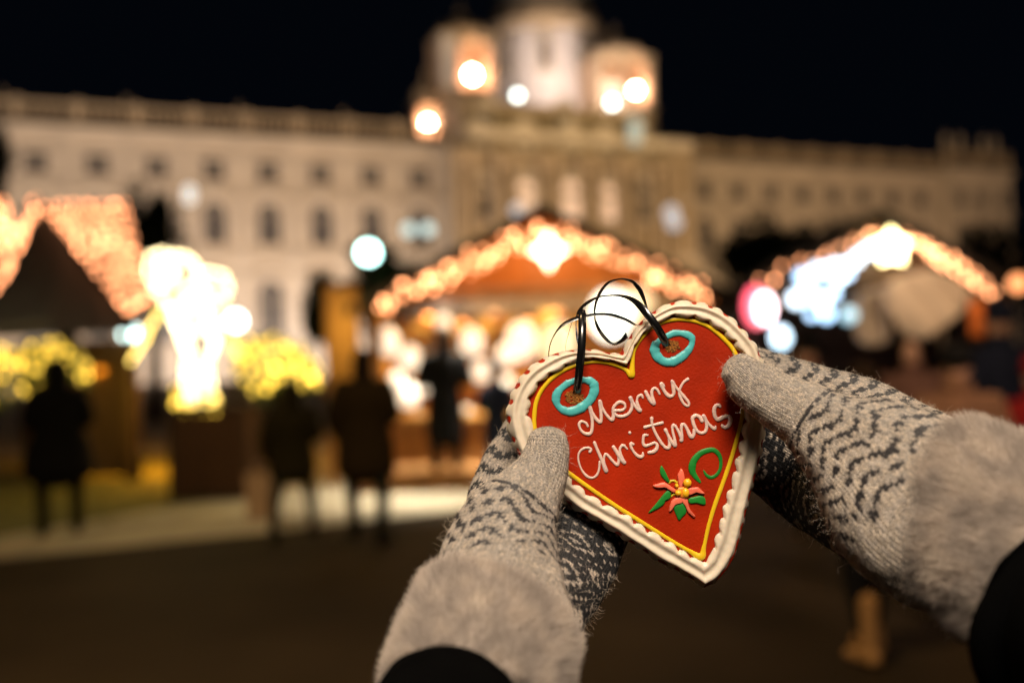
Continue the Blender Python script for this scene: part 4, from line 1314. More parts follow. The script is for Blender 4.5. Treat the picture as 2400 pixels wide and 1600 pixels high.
mb.add(vs, fs)
mb.build('icing_border', m_icing, heart, True)


def piped(paths, r, name, m, zfun, parent=heart, flat=.75, h0=.0002, n=10, per=7, seed=1, wob=.1):
    """beads of icing squeezed along strokes: round tubes sunk slightly into the surface"""
    mb = MB(); rs = np.random.RandomState(seed)
    for P in paths:
        P3 = [(p[0], p[1], p[2] if len(p) > 2 else r) for p in P]
        if len(P3) == 1:
            x, y = zfun(P3[0]); rr = r / zscale(zfun) / FPX * HD
            o = H(x, y, h0); mb.ball((0, 0, 0), rr, n=10, m=7)
            k = 10 * 8; mb.v[-k:] = [o + c_r * v.x + c_u * v.y - c_f * (v.z * flat) for v in mb.v[-k:]]
            continue
        Q = crom(P3, per); k = len(Q)
        ns = np.convolve(rs.normal(0, 1, k + 8), np.ones(9) / 9, 'valid')[:k] * wob * 3
        xy = [zfun(p_) for p_ in Q]; W3 = [H(x, y, 0) for x, y in xy]
        rr = [Q[i][2] / zscale(zfun) / FPX * HD * (1 + ns[i]) for i in range(k)]
        secs = []
        for i in range(k):
            t = (W3[min(i + 1, k - 1)] - W3[max(i - 1, 0)]).normalized(); s = t.cross(c_f).normalized()
            secs.append((W3[i], s, t, rr[i]))
        L = []
        c, s, t, q_ = secs[0]
        for f in (.98, .8, .45): L.append((c - t * q_ * f, s * q_ * math.sqrt(1 - f * f), -c_f * q_ * flat * math.sqrt(1 - f * f)))
        for c, s, t, q_ in secs: L.append((c, s * q_, -c_f * q_ * flat))
        c, s, t, q_ = secs[-1]
        for f in (.45, .8, .98): L.append((c + t * q_ * f, s * q_ * math.sqrt(1 - f * f), -c_f * q_ * flat * math.sqrt(1 - f * f)))
        mb.loft([(c - c_f * h0, A, B) for c, A, B in L], n)
    return mb.build(name, m, parent, True)


def zscale(f): return {z5: 1.96, zt: 5.6, zf: 7.4667, zr: 4.355}[f]


yel = [[(663, 545, 17), (640, 522), (600, 502), (550, 488), (500, 484), (440, 492), (370, 516), (310, 553), (262, 603), (232, 660), (221, 720), (222, 790), (245, 870), (300, 940), (385, 1000), (480, 1068), (600, 1150), (720, 1225), (840, 1300), (930, 1352), (985, 1380, 17),
        (1000, 1330), (1020, 1240), (1050, 1140), (1090, 1030), (1130, 910), (1160, 800), (1178, 720), (1186, 640), (1180, 560), (1162, 490), (1130, 425), (1090, 380), (1030, 330), (960, 300), (880, 290), (810, 302), (750, 335), (705, 385), (680, 430), (672, 480), (667, 545, 17)]]
yel = [[(p[0], p[1], p[2] if len(p) > 2 else 9.5) for p in yel[0]]]
piped(yel, 10, 'yellow_outline', m_yel, z5, wob=.07, per=6, flat=.55)
R1, R2, R3 = 29, 23, 17
text = [
    [(322, 775, 17), (300, 735, 18), (240, 712, 19), (208, 750, 19), (225, 812, 19), (270, 862, 21), (335, 878, 24), (372, 840, 22), (382, 740, 19), (372, 640, 20), (345, 530, 26), (342, 515, 28)],
    [(345, 525, 28), (385, 610, 23), (440, 690, 24), (485, 722, 27), (498, 680, 22), (495, 600, 20), (480, 450, 27)],
    [(482, 455, 26), (510, 530, 18), (570, 630, 19), (637, 692, 26), (658, 650, 22), (655, 570, 20)],
    [(660, 575, 22), (705, 568, 18), (770, 565, 19), (812, 528, 18), (800, 478, 20), (745, 458, 20), (690, 490, 20), (655, 545, 22), (665, 600, 21), (715, 640, 22), (780, 645, 22), (850, 615, 21), (893, 555, 20), (903, 480, 20), (882, 405, 26)],
    [(885, 410, 26), (915, 470, 22), (960, 530, 24), (1003, 565, 28)],
    [(1000, 555, 24), (972, 480, 20), (968, 430, 20), (985, 385, 20), (1025, 368, 20), (1045, 402, 15)],
    [(1082, 325, 26), (1110, 380, 23), (1150, 450, 25), (1188, 478, 30)],
    [(1188, 470, 30), (1168, 390, 22), (1162, 320, 21), (1190, 277, 20), (1232, 295, 18), (1264, 352, 13)],
    [(1318, 250, 20), (1290, 220, 28), (1302, 265, 27), (1340, 335, 24), (1385, 378, 25), (1425, 380, 24), (1450, 345, 22), (1442, 250, 24), (1427, 185, 27)],
    [(1430, 190, 26), (1462, 238, 19), (1510, 300, 17), (1570, 370, 18), (1630, 440, 20), (1650, 485, 21), (1630, 510, 20), (1582, 478, 19), (1538, 400, 18), (1522, 330, 17), (1542, 260, 16), (1582, 196, 17), (1634, 158, 22)],
    [(350, 1108, 20), (368, 1082, 17), (340, 1060, 17), (280, 1062, 17), (225, 1098, 15), (198, 1162, 13), (206, 1250, 13), (245, 1350, 14), (310, 1428, 17), (380, 1452, 18), (440, 1415, 17), (470, 1340, 15), (478, 1240, 14)],
    [(410, 992, 22), (450, 1090, 20), (490, 1180, 23), (530, 1280, 28), (562, 1358, 30)],
    [(560, 1350, 26), (540, 1270, 18), (535, 1190, 17), (555, 1142, 18), (590, 1162, 19), (640, 1220, 20), (690, 1270, 22), (715, 1278, 23), (728, 1230, 20), (725, 1180, 18)],
    [(660, 1048, 24), (700, 1110, 24), (750, 1190, 26), (800, 1250, 29)],
    [(795, 1240, 24), (762, 1170, 19), (742, 1090, 17), (765, 1035, 18), (800, 1032, 18), (840, 1074, 12)],
    [(918, 1012, 17), (888, 1000, 20), (890, 1045, 21), (922, 1105, 21), (967, 1155, 22), (1012, 1178, 22), (1043, 1162, 20), (1045, 1125, 14)],
    [(1105, 892, 15), (1062, 895, 19), (1048, 950, 18), (1052, 1008, 20), (1082, 1032, 22), (1140, 1015, 22), (1200, 993, 21), (1232, 1020, 22), (1225, 1070, 25), (1185, 1108, 27), (1125, 1120, 27)],
    [(1160, 672, 23), (1165, 740, 20), (1190, 820, 18), (1240, 920, 19), (1300, 1010, 21), (1350, 1057, 24), (1385, 1055, 24), (1395, 1010, 20), (1385, 950, 17)],
    [(1072, 788, 20), (1160, 765, 17), (1300, 731, 21)],
    [(1342, 825, 25), (1370, 880, 22), (1410, 960, 25), (1465, 1028, 29)],
    [(1468, 1025, 28), (1462, 950, 20), (1438, 850, 19), (1432, 785, 19), (1452, 760, 20), (1490, 802, 21), (1530, 880, 23), (1558, 955, 26)],
    [(1550, 960, 26), (1558, 900, 19), (1550, 810, 19), (1560, 755, 20), (1590, 755, 20), (1630, 822, 20), (1660, 888, 22), (1690, 920, 24), (1713, 885, 22), (1718, 820, 20)],
    [(1820, 705, 24), (1790, 655, 25), (1740, 635, 26), (1698, 668, 24), (1705, 730, 25), (1732, 800, 23), (1770, 848, 22), (1820, 865, 22), (1868, 838, 21), (1882, 770, 20), (1868, 690, 22), (1840, 642, 25)],
    [(1842, 645, 24), (1890, 722, 21), (1940, 778, 21), (1985, 810, 20), (2000, 780, 13)],
    [(2058, 518, 22), (2040, 498, 22), (1998, 512, 24), (1980, 570, 25), (1993, 650, 26), (2032, 685, 26), (2090, 660, 26), (2150, 643, 25), (2185, 662, 25), (2190, 718, 26), (2158, 775, 27), (2112, 790, 26), (2085, 768, 22)],
    [(873, 860, 21)],
]
piped(text, 22, 'icing_lettering', m_pink, zt, flat=.52, wob=.09)
piped([[(373, 1100, 30), (300, 1130, 40), (212, 1208, 42), (188, 1290, 43), (222, 1368, 44), (320, 1412, 44), (440, 1376, 43), (540, 1288, 44), (580, 1190, 40), (555, 1112, 38), (465, 1088, 37), (373, 1098, 28)]], 36, 'icing_eyelet', m_teal, zr, wob=.18, flat=.36)
piped([[(1330, 640, 36), (1400, 612, 38), (1500, 620, 36), (1570, 660, 37), (1568, 740, 40), (1500, 830, 42), (1390, 900, 42), (1290, 902, 42), (1212, 838, 41), (1195, 750, 40), (1240, 690, 34)]], 36, 'icing_eyelet', m_teal, zr, wob=.18, flat=.36)


def crumbs(cx, cy, R, name, seed):
    rs = np.random.RandomState(seed); mb = MB()
    for i in range(150):
        a = rs.uniform(0, 2 * PI); r = R * rs.random_sample() ** .7; x, y = zr((cx + r * math.cos(a), cy + r * .75 * math.sin(a)))
        s = rs.uniform(.0004, .0010); o = H(x, y, 0)
        n0 = len(mb.v); mb.ball((0, 0, 0), s, s * .8, s * .6, 6, 4)
        mb.v[n0:] = [o + c_r * v.x + c_u * v.y - c_f * v.z for v in mb.v[n0:]]
    return mb.build(name, m_crumb, heart)


crumbs(375, 1265, 92, 'ribbon_hole', 1); crumbs(1372, 745, 80, 'ribbon_hole', 2)
# green curl
piped([[(1195, 735, 24), (1130, 660, 42), (1068, 560, 58), (1062, 460, 66), (1102, 350, 64), (1200, 242, 52), (1330, 187, 45), (1440, 182, 42), (1530, 262, 36), (1563, 380, 30), (1548, 520, 30), (1480, 620, 30), (1390, 658, 30), (1310, 618, 26), (1265, 545, 13)]], 40, 'green_curl', m_green, zf, flat=.28, wob=.05)


def plaque(poly, name, m, h, pr=None):
    """raised piece of icing with rounded rim: outline from the photograph, pillowed"""
    P = np.array(resample(crom(poly, 5, True) + [np.array(poly[0], float)], 48))[:-1]
    c = P.mean(0); mb = MB(); vs = []; fs = []; L = [(1.0, -.0002), (.985, h * .45), (.93, h * .75), (.82, h * .92), (.55, h), (.2, h * 1.02)]
    for f, hh in L:
        for p in P: vs.append(H(*zf(c + (p - c) * f), hh))
    n = len(P)
    for i in range(len(L) - 1):
        for j in range(n): fs.append((i * n + j, i * n + (j + 1) % n, (i + 1) * n + (j + 1) % n, (i + 1) * n + j))
    fs.append([(len(L) - 1) * n + j for j in range(n)])
    mb.add(vs, fs)
    return mb.build(name, m, heart, True)


for P in ([(520, 450), (495, 520), (505, 600), (560, 680), (640, 755), (670, 720), (630, 640), (600, 570), (550, 480)],
          [(640, 880), (560, 950), (470, 1060), (390, 1160), (290, 1280), (370, 1250), (480, 1190), (570, 1120), (610, 1040), (680, 1020), (690, 920)],
          [(750, 1130), (735, 1200), (780, 1320), (830, 1415), (890, 1350), (960, 1270), (935, 1160), (900, 1100)],
          [(1000, 1030), (1090, 1000), (1200, 975), (1280, 1010), (1300, 1080), (1290, 1135), (1220, 1130), (1130, 1105), (1010, 1110)]):
    plaque(P, 'leaf', m_green, .0010)
for P in ([(365, 800), (450, 768), (560, 742), (640, 775), (720, 835), (790, 880), (760, 930), (700, 895), (600, 835), (520, 825), (430, 835)],
          [(830, 560), (868, 500), (908, 560), (928, 680), (895, 760), (880, 850), (840, 850), (815, 740), (803, 620)],
          [(960, 850), (1060, 836), (1160, 828), (1220, 876), (1280, 935), (1240, 946), (1150, 920), (1070, 945), (990, 965)],
          [(840, 990), (770, 1010), (705, 1060), (672, 1140), (652, 1255), (690, 1240), (740, 1160), (800, 1118), (900, 1090), (900, 1000)],
          [(850, 1000), (960, 1000), (985, 1100), (1010, 1190), (1060, 1265), (1115, 1330), (1100, 1362), (1040, 1320), (975, 1250), (930, 1150), (880, 1080)]):
    plaque(P, 'petal', m_coral, .0016)
plaque([(760, 860), (860, 820), (960, 850), (1010, 960), (950, 1020), (860, 1010), (770, 960)], 'flower_centre', mat('orange_icing', (.80, .24, .02), .4, sss=.2), .0021)
for x, y, a, b in ((972, 752, 74, 80), (940, 925, 68, 92), (815, 925, 58, 58), (785, 800, 34, 42)):
    n0 = None; mb = MB(); mb.ball((0, 0, 0), 1, n=16, m=10); o = H(*zf((x, y)), .0012); s = HD / FPX / 7.4667
    mb.v = [o + c_r * v.x * a * s + c_u * v.y * b * s - c_f * v.z * .0022 for v in mb.v]
    mb.build('berry', m_berry, heart, True)
piped([[(660, 752, 20), (690, 722, 22), (745, 716, 20), (790, 745, 18)], [(690, 930, 10), (720, 890, 12), (760, 880, 14)], [(700, 990, 12), (735, 955, 14), (775, 960, 14)]], 16, 'berry_thread', mat('lime_icing', (.52, .42, .02), .4), zf, flat=.6)

# ---- black curling ribbon tied through both holes
RW = 40 / 4.355 / FPX * HD                    # half width of the ribbon


def ribbon(path, name):
    """path: (zoom x, zoom y, depth offset behind the heart face, twist) - twist 0 shows the flat side, 1 the edge"""
    Q = crom(path, 10); k = len(Q)
    P = [at(*zr(q_), HD + q_[2]) for q_ in Q]
    mb = MB(); vs = []; fs = []
    for i in range(k):
        t = (P[min(i + 1, k - 1)] - P[max(i - 1, 0)]).normalized(); s = t.cross(c_f)
        if s.length < 1e-3: s = c_r.copy()
        s.normalize(); d = s.cross(t).normalized(); a = Q[i][3] * PI / 2
        w = (s * math.cos(a) + d * math.sin(a)) * RW
        nrm = w.cross(t).normalized() * .00009
        vs += [P[i] - w + nrm, P[i] + w + nrm, P[i] + w - nrm, P[i] - w - nrm]
    for i in range(k - 1):
        for j in range(4): fs.append((i * 4 + j, i * 4 + (j + 1) % 4, i * 4 + 4 + (j + 1) % 4, i * 4 + 4 + j))
    mb.add(vs, fs)
    return mb.build(name, m_ribbon, heart, True)


ribbon([(395, 1250, .001, .1), (408, 1160, -.004, .05), (425, 1000, -.0085, .05), (448, 780, -.011, .02), (456, 600, -.009, .02), (456, 470, -.004, .05), (455, 405, .002, .1), (452, 430, .009, .25), (440, 560, .016, .6), (430, 700, .022, .8), (470, 780, .026, .9)], 'ribbon')
ribbon([(1330, 770, .001, .1), (1275, 650, -.006, .1), (1205, 530, -.009, .1), (1120, 420, -.008, .2), (1040, 330, -.004, .45), (960, 270, .0, .68), (860, 235, .004, .85), (750, 228, .008, .93), (620, 245, .012, .88), (500, 310, .016, .72), (415, 400, .02, .8), (392, 520, .024, .9), (400, 640, .026, .8), (420, 740, .03, .8)], 'ribbon')
ribbon([(1130, 520, .004, .8), (1115, 360, .008, .94), (1060, 205, .011, .72), (1010, 130, .013, .74), (950, 80, .015, .85), (840, 60, .017, .93), (720, 100, .019, .8), (640, 200, .021, .72), (590, 330, .023, .78), (585, 450, .024, .8), (620, 560, .024, .68), (690, 660, .024, .68), (770, 720, .023, .8), (850, 690, .021, .75), (910, 630, .018, .6)], 'ribbon')
ribbon([(105, 880, .004, .93), (130, 720, .006, .95), (190, 600, .008, .9), (270, 520, .01, .75), (370, 470, .012, .7), (480, 440, .013, .78), (620, 420, .014, .75), (760, 430, .014, .68), (900, 475, .013, .7), (1000, 530, .01, .8)], 'ribbon')
ribbon([(350, 500, .012, .95), (320, 600, .014, .95), (290, 720, .015, .97), (285, 850, .016, .97)], 'ribbon')
# ---------------------------------------------------------------- the hands in knitted mittens and their sleeves
holder = empty('person', at(1480, 1500, .42), 'person whose two hands in patterned knitted mittens with fur cuffs hold up the heart', 'person')


class Tube:
    """flattened limb: sections (photo x, photo y, depth, half width in photo px, half depth in m)"""

    def __init__(s, secs, per=8):
        Q = crom(secs, per); s.k = len(Q)
        s.C = [at(q_[0], q_[1], q_[2]) for q_ in Q]
        s.hw = [q_[3] / FPX * q_[2] for q_ in Q]; s.hd = [q_[4] for q_ in Q]
        s.T = []; s.S = []; s.D = []
        for i in range(s.k):
            t = (s.C[min(i + 1, s.k - 1)] - s.C[max(i - 1, 0)]).normalized()
            sd = t.cross(c_f).normalized(); s.T.append(t); s.S.append(sd); s.D.append(sd.cross(t).normalized())
        s.u = np.r_[0, np.cumsum([(s.C[i + 1] - s.C[i]).length for i in range(s.k - 1)])]

    def into(s, mb, n=40, cap0=1.0, cap1=1.0, sup=1.0):
        L = []
        q0 = min(s.hw[0], .02) * cap0; q1 = min(s.hw[-1], .02) * cap1
        for f in (.985, .9, .72, .45): L.append((s.C[0] - s.T[0] * q0 * f, s.S[0] * s.hw[0] * math.sqrt(1 - f * f), s.D[0] * s.hd[0] * math.sqrt(1 - f * f)))
        for i in range(s.k): L.append((s.C[i], s.S[i] * s.hw[i], s.D[i] * s.hd[i]))
        for f in (.45, .72, .9, .985): L.append((s.C[-1] + s.T[-1] * q1 * f, s.S[-1] * s.hw[-1] * math.sqrt(1 - f * f), s.D[-1] * s.hd[-1] * math.sqrt(1 - f * f)))
        return mb.loft(L, n)

    def locate(s, P):
        """for points P (n,3): normalised distance, arc length, signed arc across, side"""
        C = np.array(s.C); S_ = np.array(s.S); D_ = np.array(s.D); T_ = np.array(s.T); hw = np.array(s.hw); hd = np.array(s.hd)
        d2 = ((P[:, None, :] - C[None]) ** 2).sum(2); i = d2.argmin(1); d = P - C[i]
        a = (d * S_[i]).sum(1); b = (d * D_[i]).sum(1); t = (d * T_[i]).sum(1)
        nd = (a / hw[i]) ** 2 + (b / hd[i]) ** 2
        ang = np.arctan2(a / hw[i], -b / hd[i])          # 0 faces the viewer
        r = (hw[i].mean() + hd[i].mean()) / 2
        return nd, s.u[i] + t, ang * np.minimum(.75 * hw[i] + .25 * hd[i], .034), b


def hash2(i, j):
    return (np.sin(i * 127.1 + j * 311.7 + 4.2) * 43758.5453) % 1.0


SW, SH = .0022, .0019                           # one stitch
LIGHT = np.array([.72, .61, .49]); LIGHT2 = np.array([.62, .54, .46]); DARK = np.array([.032, .027, .029]); DARK2 = np.array([.010, .010, .012])


def make_wool(name, nm, knit=True):
    """knitted wool: yarn strands slanting in V columns, driven by the along/across coordinates stored on the mesh"""
    m = bpy.data.materials.new(nm); n, l, b = nodes_of(m)
    b.inputs['Roughness'].default_value = .9; b.inputs['Sheen Weight'].default_value = .15; b.inputs['Sheen Roughness'].default_value = .5
    b.inputs['Specular IOR Level'].default_value = .15
    at_c = n.new('ShaderNodeAttribute'); at_c.attribute_name = 'yarn'
    at_u = n.new('ShaderNodeAttribute'); at_u.attribute_name = 'knit'
    sp = n.new('ShaderNodeSeparateXYZ'); l.new(at_u.outputs['Vector'], sp.inputs[0])

    def mth(op, a, b_=None, c=None):
        x = n.new('ShaderNodeMath'); x.operation = op
        for k, v in enumerate((a, b_, c)):
            if v is None: continue
            if isinstance(v, (int, float)): x.inputs[k].default_value = v
            else: l.new(v, x.inputs[k])
        return x.outputs[0]
    uu = mth('DIVIDE', sp.outputs[0], SH); vv = mth('DIVIDE', sp.outputs[1], SW)
    nz = n.new('ShaderNodeTexNoise'); nz.inputs['Scale'].default_value = 700; nz.inputs['Detail'].default_value = 3
    tc = n.new('ShaderNodeTexCoord'); l.new(tc.outputs['Object'], nz.inputs['Vector'])
    fr = mth('FRACT', vv); col = mth('ABSOLUTE', mth('SUBTRACT', fr, .5)); col2 = mth('MULTIPLY', col, 2.0)
    ph = mth('FRACT', mth('ADD', mth('ADD', uu, mth('MULTIPLY', col2, .75)), mth('MULTIPLY', nz.outputs['Fac'], .35)))
    row = mth('SINE', mth('MULTIPLY', ph, PI))
    side = mth('SINE', mth('MULTIPLY', mth('FRACT', mth('MULTIPLY', vv, 2.0)), PI))
    hgt_ = mth('ADD', mth('POWER', mth('MULTIPLY', row, side), .55), mth('MULTIPLY', nz.outputs['Fac'], .35))
    bp = n.new('ShaderNodeBump'); bp.inputs['Strength'].default_value = 1.0; bp.inputs['Distance'].default_value = .0022
    l.new(hgt_, bp.inputs['Height']); l.new(bp.outputs[0], b.inputs['Normal'])
    # heathered yarn: every stitch spun a little lighter or darker
    wn_ = n.new('ShaderNodeTexWhiteNoise'); wn_.noise_dimensions = '2D'
    cb = n.new('ShaderNodeCombineXYZ'); l.new(mth('FLOOR', mth('ADD', uu, mth('MULTIPLY', col2, .75))), cb.inputs[0]); l.new(mth('FLOOR', mth('MULTIPLY', vv, 2.0)), cb.inputs[1]); l.new(cb.outputs[0], wn_.inputs['Vector'])
    st_ = mth('MULTIPLY_ADD', wn_.outputs['Value'], .62, .62)
    n2 = n.new('ShaderNodeTexNoise'); n2.inputs['Scale'].default_value = 1100; n2.inputs['Detail'].default_value = 2; l.new(tc.outputs['Object'], n2.inputs['Vector'])
    mr = n.new('ShaderNodeMapRange'); mr.inputs['From Min'].default_value = .25; mr.inputs['From Max'].default_value = .75; mr.inputs['To Min'].default_value = .55; mr.inputs['To Max'].default_value = 1.4
    l.new(n2.outputs['Fac'], mr.inputs['Value'])
    mx = n.new('ShaderNodeMix'); mx.data_type = 'RGBA'; mx.blend_type = 'MULTIPLY'; mx.inputs['Factor'].default_value = 1
    l.new(at_c.outputs['Color'], mx.inputs['A']); l.new(mth('MULTIPLY', mr.outputs[0], st_), mx.inputs['B']); l.new(mx.outputs['Result'], b.inputs['Base Color'])
    return m


m_wool = make_wool('wool', 'heathered_knit_wool')
m_fib = bpy.data.materials.new('wool_fibre'); n_, l_, b_2 = nodes_of(m_fib)
b_2.inputs['Roughness'].default_value = .7; b_2.inputs['Specular IOR Level'].default_value = .2
a2 = n_.new('ShaderNodeAttribute'); a2.attribute_name = 'yarn'; l_.new(a2.outputs['Color'], b_2.inputs['Base Color'])
m_sleeve = mat('black_sleeve_cloth', (.0012, .0012, .0012), 1.0, var=.2, scale=60, bump=.2, bscale=500)
m_sleeve.node_tree.nodes['Principled BSDF'].inputs['Specular IOR Level'].default_value = .02


def pattern(thumb, lobe, P, seed, u_pat, lobe_shift, lsign):
    """yarn colour and knit coordinates for the points of a mitten"""
    nd1, u1, v1, b1 = thumb.locate(P); nd2, u2, v2, b2 = lobe.locate(P)
    isT = nd1 <= nd2 * 1.0
    u = np.where(isT, u1, u2); v = np.where(isT, v1, v2)
    i = np.floor(v / SW); sub = np.abs(v / SW - i - .5) * 2; j = np.floor(u / SH + sub * .75)
    n = len(P); h = hash2(i, j); col = np.where((h > .5)[:, None], LIGHT, LIGHT2)
    # thumb base: nested pointed arches of dark yarn on the pale ground
    jj = j - math.floor(u_pat[0] / SH); ii = np.abs((i + 7 + 40) % 14 - 7)
    k = (jj + ii * .7) % 5
    inb = isT & (u > u_pat[0] + .003 * hash2(i, i * 0)) & (u < u_pat[1] - .012 * hash2(np.floor(i / 3), i * 0 + 3))
    low = np.array([mnoise.noise(Vector((a_ * .35, b_ * .35, seed))) for a_, b_ in zip(i, j)])
    dk = inb & ((k < 1.4) | ((i % 8 == 0) & (k < 2.4))) & (low < .46)
    dk &= ~((i % 16 == 5) & (low > -.05)); dk |= inb & (low < -.42) & (k < 2.4)
    edge = isT & (np.abs(u - u_pat[0]) < SH * .8) & (np.abs(v) < .05); dk |= edge & (h > .2)
    # back of the hand: near-black ground, pale flecks, zigzags and bands
    j2 = np.floor(u2 / SH + sub * .75) + lobe_shift; i2 = i
    zz = (j2 + np.abs((i2 + 60) % 12 - 6)) % 8
    dm = np.abs((i2 + 400) % 18 - 9) + np.abs((j2 + 400) % 20 - 10)
    fleck = (dm == 5) | (dm == 6) & (i2 % 2 == 0) | (dm >= 16) & (h > .3) | (dm <= 1) | ((dm == 11) & (i2 % 2 == 0))
    band = ((j2 // 3) % 3 == 1)
    sidey = v2 * lsign > .012
    lt = np.where(sidey, ((j2 + np.abs((i2 + 60) % 8 - 4) // 2) % 7 < 4) | ((j2 % 7 == 4) & (i2 % 3 == 0)), fleck)
    lob = ~isT
    lt_far = lob & (u2 < .035); lt = np.where(lt_far, h > .45, lt)
    col = np.where((lob & ~lt)[:, None], DARK2, col)
    col = np.where(dk[:, None], DARK, col)
    return col, u, v


def mitten(tsecs, lsecs, name, u_pat, shift, seed, label, lsign):
    th = Tube(tsecs); lo = Tube(lsecs)
    mb = MB(); th.into(mb, cap0=.75); lo.into(mb)
    me = remeshed(mb, name, .00085, 14)
    nv = len(me.vertices); P = np.empty(nv * 3); me.vertices.foreach_get('co', P); P = P.reshape(-1, 3)
    col, u, v = pattern(th, lo, P, seed, u_pat, shift, lsign)
    ca = me.attributes.new('yarn', 'FLOAT_COLOR', 'POINT'); ca.data.foreach_set('color', np.c_[col, np.ones(nv)].ravel().astype(np.float32))
    ka = me.attributes.new('knit', 'FLOAT_VECTOR', 'POINT'); ka.data.foreach_set('vector', np.c_[u, v, np.zeros(nv)].ravel().astype(np.float32))
    N = np.empty(nv * 3); me.vertices.foreach_get('normal', N); N = N.reshape(-1, 3)
    # soft folds of the knit
    rs = np.random.RandomState(seed)
    disp = np.array([mnoise.noise(Vector(p * 55)) * .0011 + mnoise.noise(Vector(p * 170)) * .00035 for p in P])
    disp = disp + .00042 * (np.abs(np.sin(PI * v / SW)) - .6)
    P2 = P + N * disp[:, None]; me.vertices.foreach_set('co', P2.ravel()); me.update()
    o = link_mesh(me, name, m_wool, holder); o['label'] = label
    return o, P2, N, col, th, lo


def hairs(name, P, N, col, count, length, rad, seed, parent, lay=None, curl=.5, segs=5, frizz=.3, pick=None, lmul=None):
    """fibres growing out of the points P, as one hair curves object"""
    rs = np.random.RandomState(seed); n = len(P)
    idx = rs.choice(n, count, p=pick) if pick is not None else rs.randint(0, n, count)
    root = P[idx] + rs.normal(0, .0004, (count, 3)); nr = N[idx]
    L = length * (.35 + .9 * rs.random_sample(count) ** 1.6)
    if lmul is not None: L = L * lmul[idx]
    d = nr + rs.normal(0, frizz, (count, 3))
    if lay is not None: d = d + lay(root)
    d /= np.linalg.norm(d, axis=1)[:, None]
    pts = np.zeros((count, segs, 3)); pts[:, 0] = root - nr * .0004; cur = d
    for s in range(1, segs):
        cur = cur + rs.normal(0, curl, (count, 3)) * (.5 + .5 * s / segs); cur /= np.linalg.norm(cur, axis=1)[:, None]
        pts[:, s] = pts[:, s - 1] + cur * (L / (segs - 1))[:, None]
    hc_ = bpy.data.hair_curves.new(name); hc_.add_curves([segs] * count)
    Mi = np.array(rootmat(parent).inverted()); W_ = pts.reshape(-1, 3) @ Mi[:3, :3].T + Mi[:3, 3]
    hc_.position_data.foreach_set('vector', W_.ravel().astype(np.float32))
    ra = hc_.attributes.get('radius') or hc_.attributes.new('radius', 'FLOAT', 'POINT')
    taper = np.tile(np.linspace(1, .35, segs), count) * rad
    ra.data.foreach_set('value', taper.astype(np.float32))
    c = col[idx] * rs.uniform(.75, 1.3, (count, 1)); c = np.clip(c, 0, .9)
    ca = hc_.attributes.new('yarn', 'FLOAT_COLOR', 'CURVE'); ca.data.foreach_set('color', np.c_[c, np.ones(count)].ravel().astype(np.float32))
    hc_.materials.append(m_fib)
    o = bpy.data.objects.new(name, hc_); COL.objects.link(o); o.parent = parent
    return o


def visible_weight(P, N, bias=.25):
    """more fibres where the surface can be seen from the viewer's side and at its outline"""
    d = np.array(C0) - P; d /= np.linalg.norm(d, axis=1)[:, None]; f = (d * N).sum(1)
    w = np.where(f > -bias, 1.0, .05) + 1.2 * np.exp(-(f / .25) ** 2)
    return w / w.sum()


L_th = [(1284, 1034, .5815, 47, .0125), (1281, 1062, .580, 54, .0142), (1266, 1108, .576, 65, .0162), (1228, 1172, .568, 90, .021), (1190, 1240, .557, 120, .026), (1172, 1320, .545, 143, .030), (1172, 1400, .532, 156, .032), (1185, 1480, .520, 165, .032)]
L_lo = [(1425, 915, .648, 120, .016), (1380, 1000, .646, 165, .019), (1330, 1100, .643, 188, .021), (1288, 1200, .632, 196, .023), (1258, 1300, .606, 186, .026), (1236, 1400, .566, 154, .028), (1215, 1480, .54, 140, .03)]
R_th = [(1728, 868, .5815, 44, .0125), (1762, 900, .580, 58, .0148), (1820, 936, .577, 66, .0165), (1890, 974, .57, 80, .02), (1958, 1022, .56, 114, .025), (2040, 1080, .548, 168, .03), (2120, 1150, .537, 208, .034), (2195, 1200, .528, 222, .036), (2260, 1235, .52, 222, .036)]
R_lo = [(1640, 905, .646, 120, .016), (1740, 950, .645, 145, .019), (1850, 1005, .642, 168, .021), (1960, 1062, .622, 196, .024), (2080, 1130, .578, 205, .028), (2190, 1195, .545, 205, .03)]
ML, PLm, NLm, CLm, TLt, TLl = mitten(L_th, L_lo, 'mitten', (.043, .088), 3, 5, 'grey and black knitted mitten gripping the lower left edge of the heart', -1)
MR, PRm, NRm, CRm, TRt, TRl = mitten(R_th, R_lo, 'mitten', (.051, .118), 1, 9, 'grey and black knitted mitten gripping the right edge of the heart', 1)
for o_, P_, N_, Cc, sd_ in ((ML, PLm, NLm, CLm, 31), (MR, PRm, NRm, CRm, 47)):
    w_ = visible_weight(P_, N_)
    big = np.array([.55 + .9 * max(0, mnoise.noise(Vector(p * 40)) + .35) for p in P_])
    hairs('fuzz', P_, N_, Cc, 11000, .0021, .00004, sd_, o_, curl=.55, frizz=.8, pick=w_, lmul=big)
    hairs('stray_fibre', P_, N_, np.tile(LIGHT, (len(P_), 1)), 1300, .0075, .00004, sd_ + 1, o_, curl=.5, segs=8, frizz=.6, pick=w_)

# fur cuffs
fur_cols = np.array([[.46, .385, .32], [.40, .34, .29], [.50, .425, .35], [.33, .28, .24]])


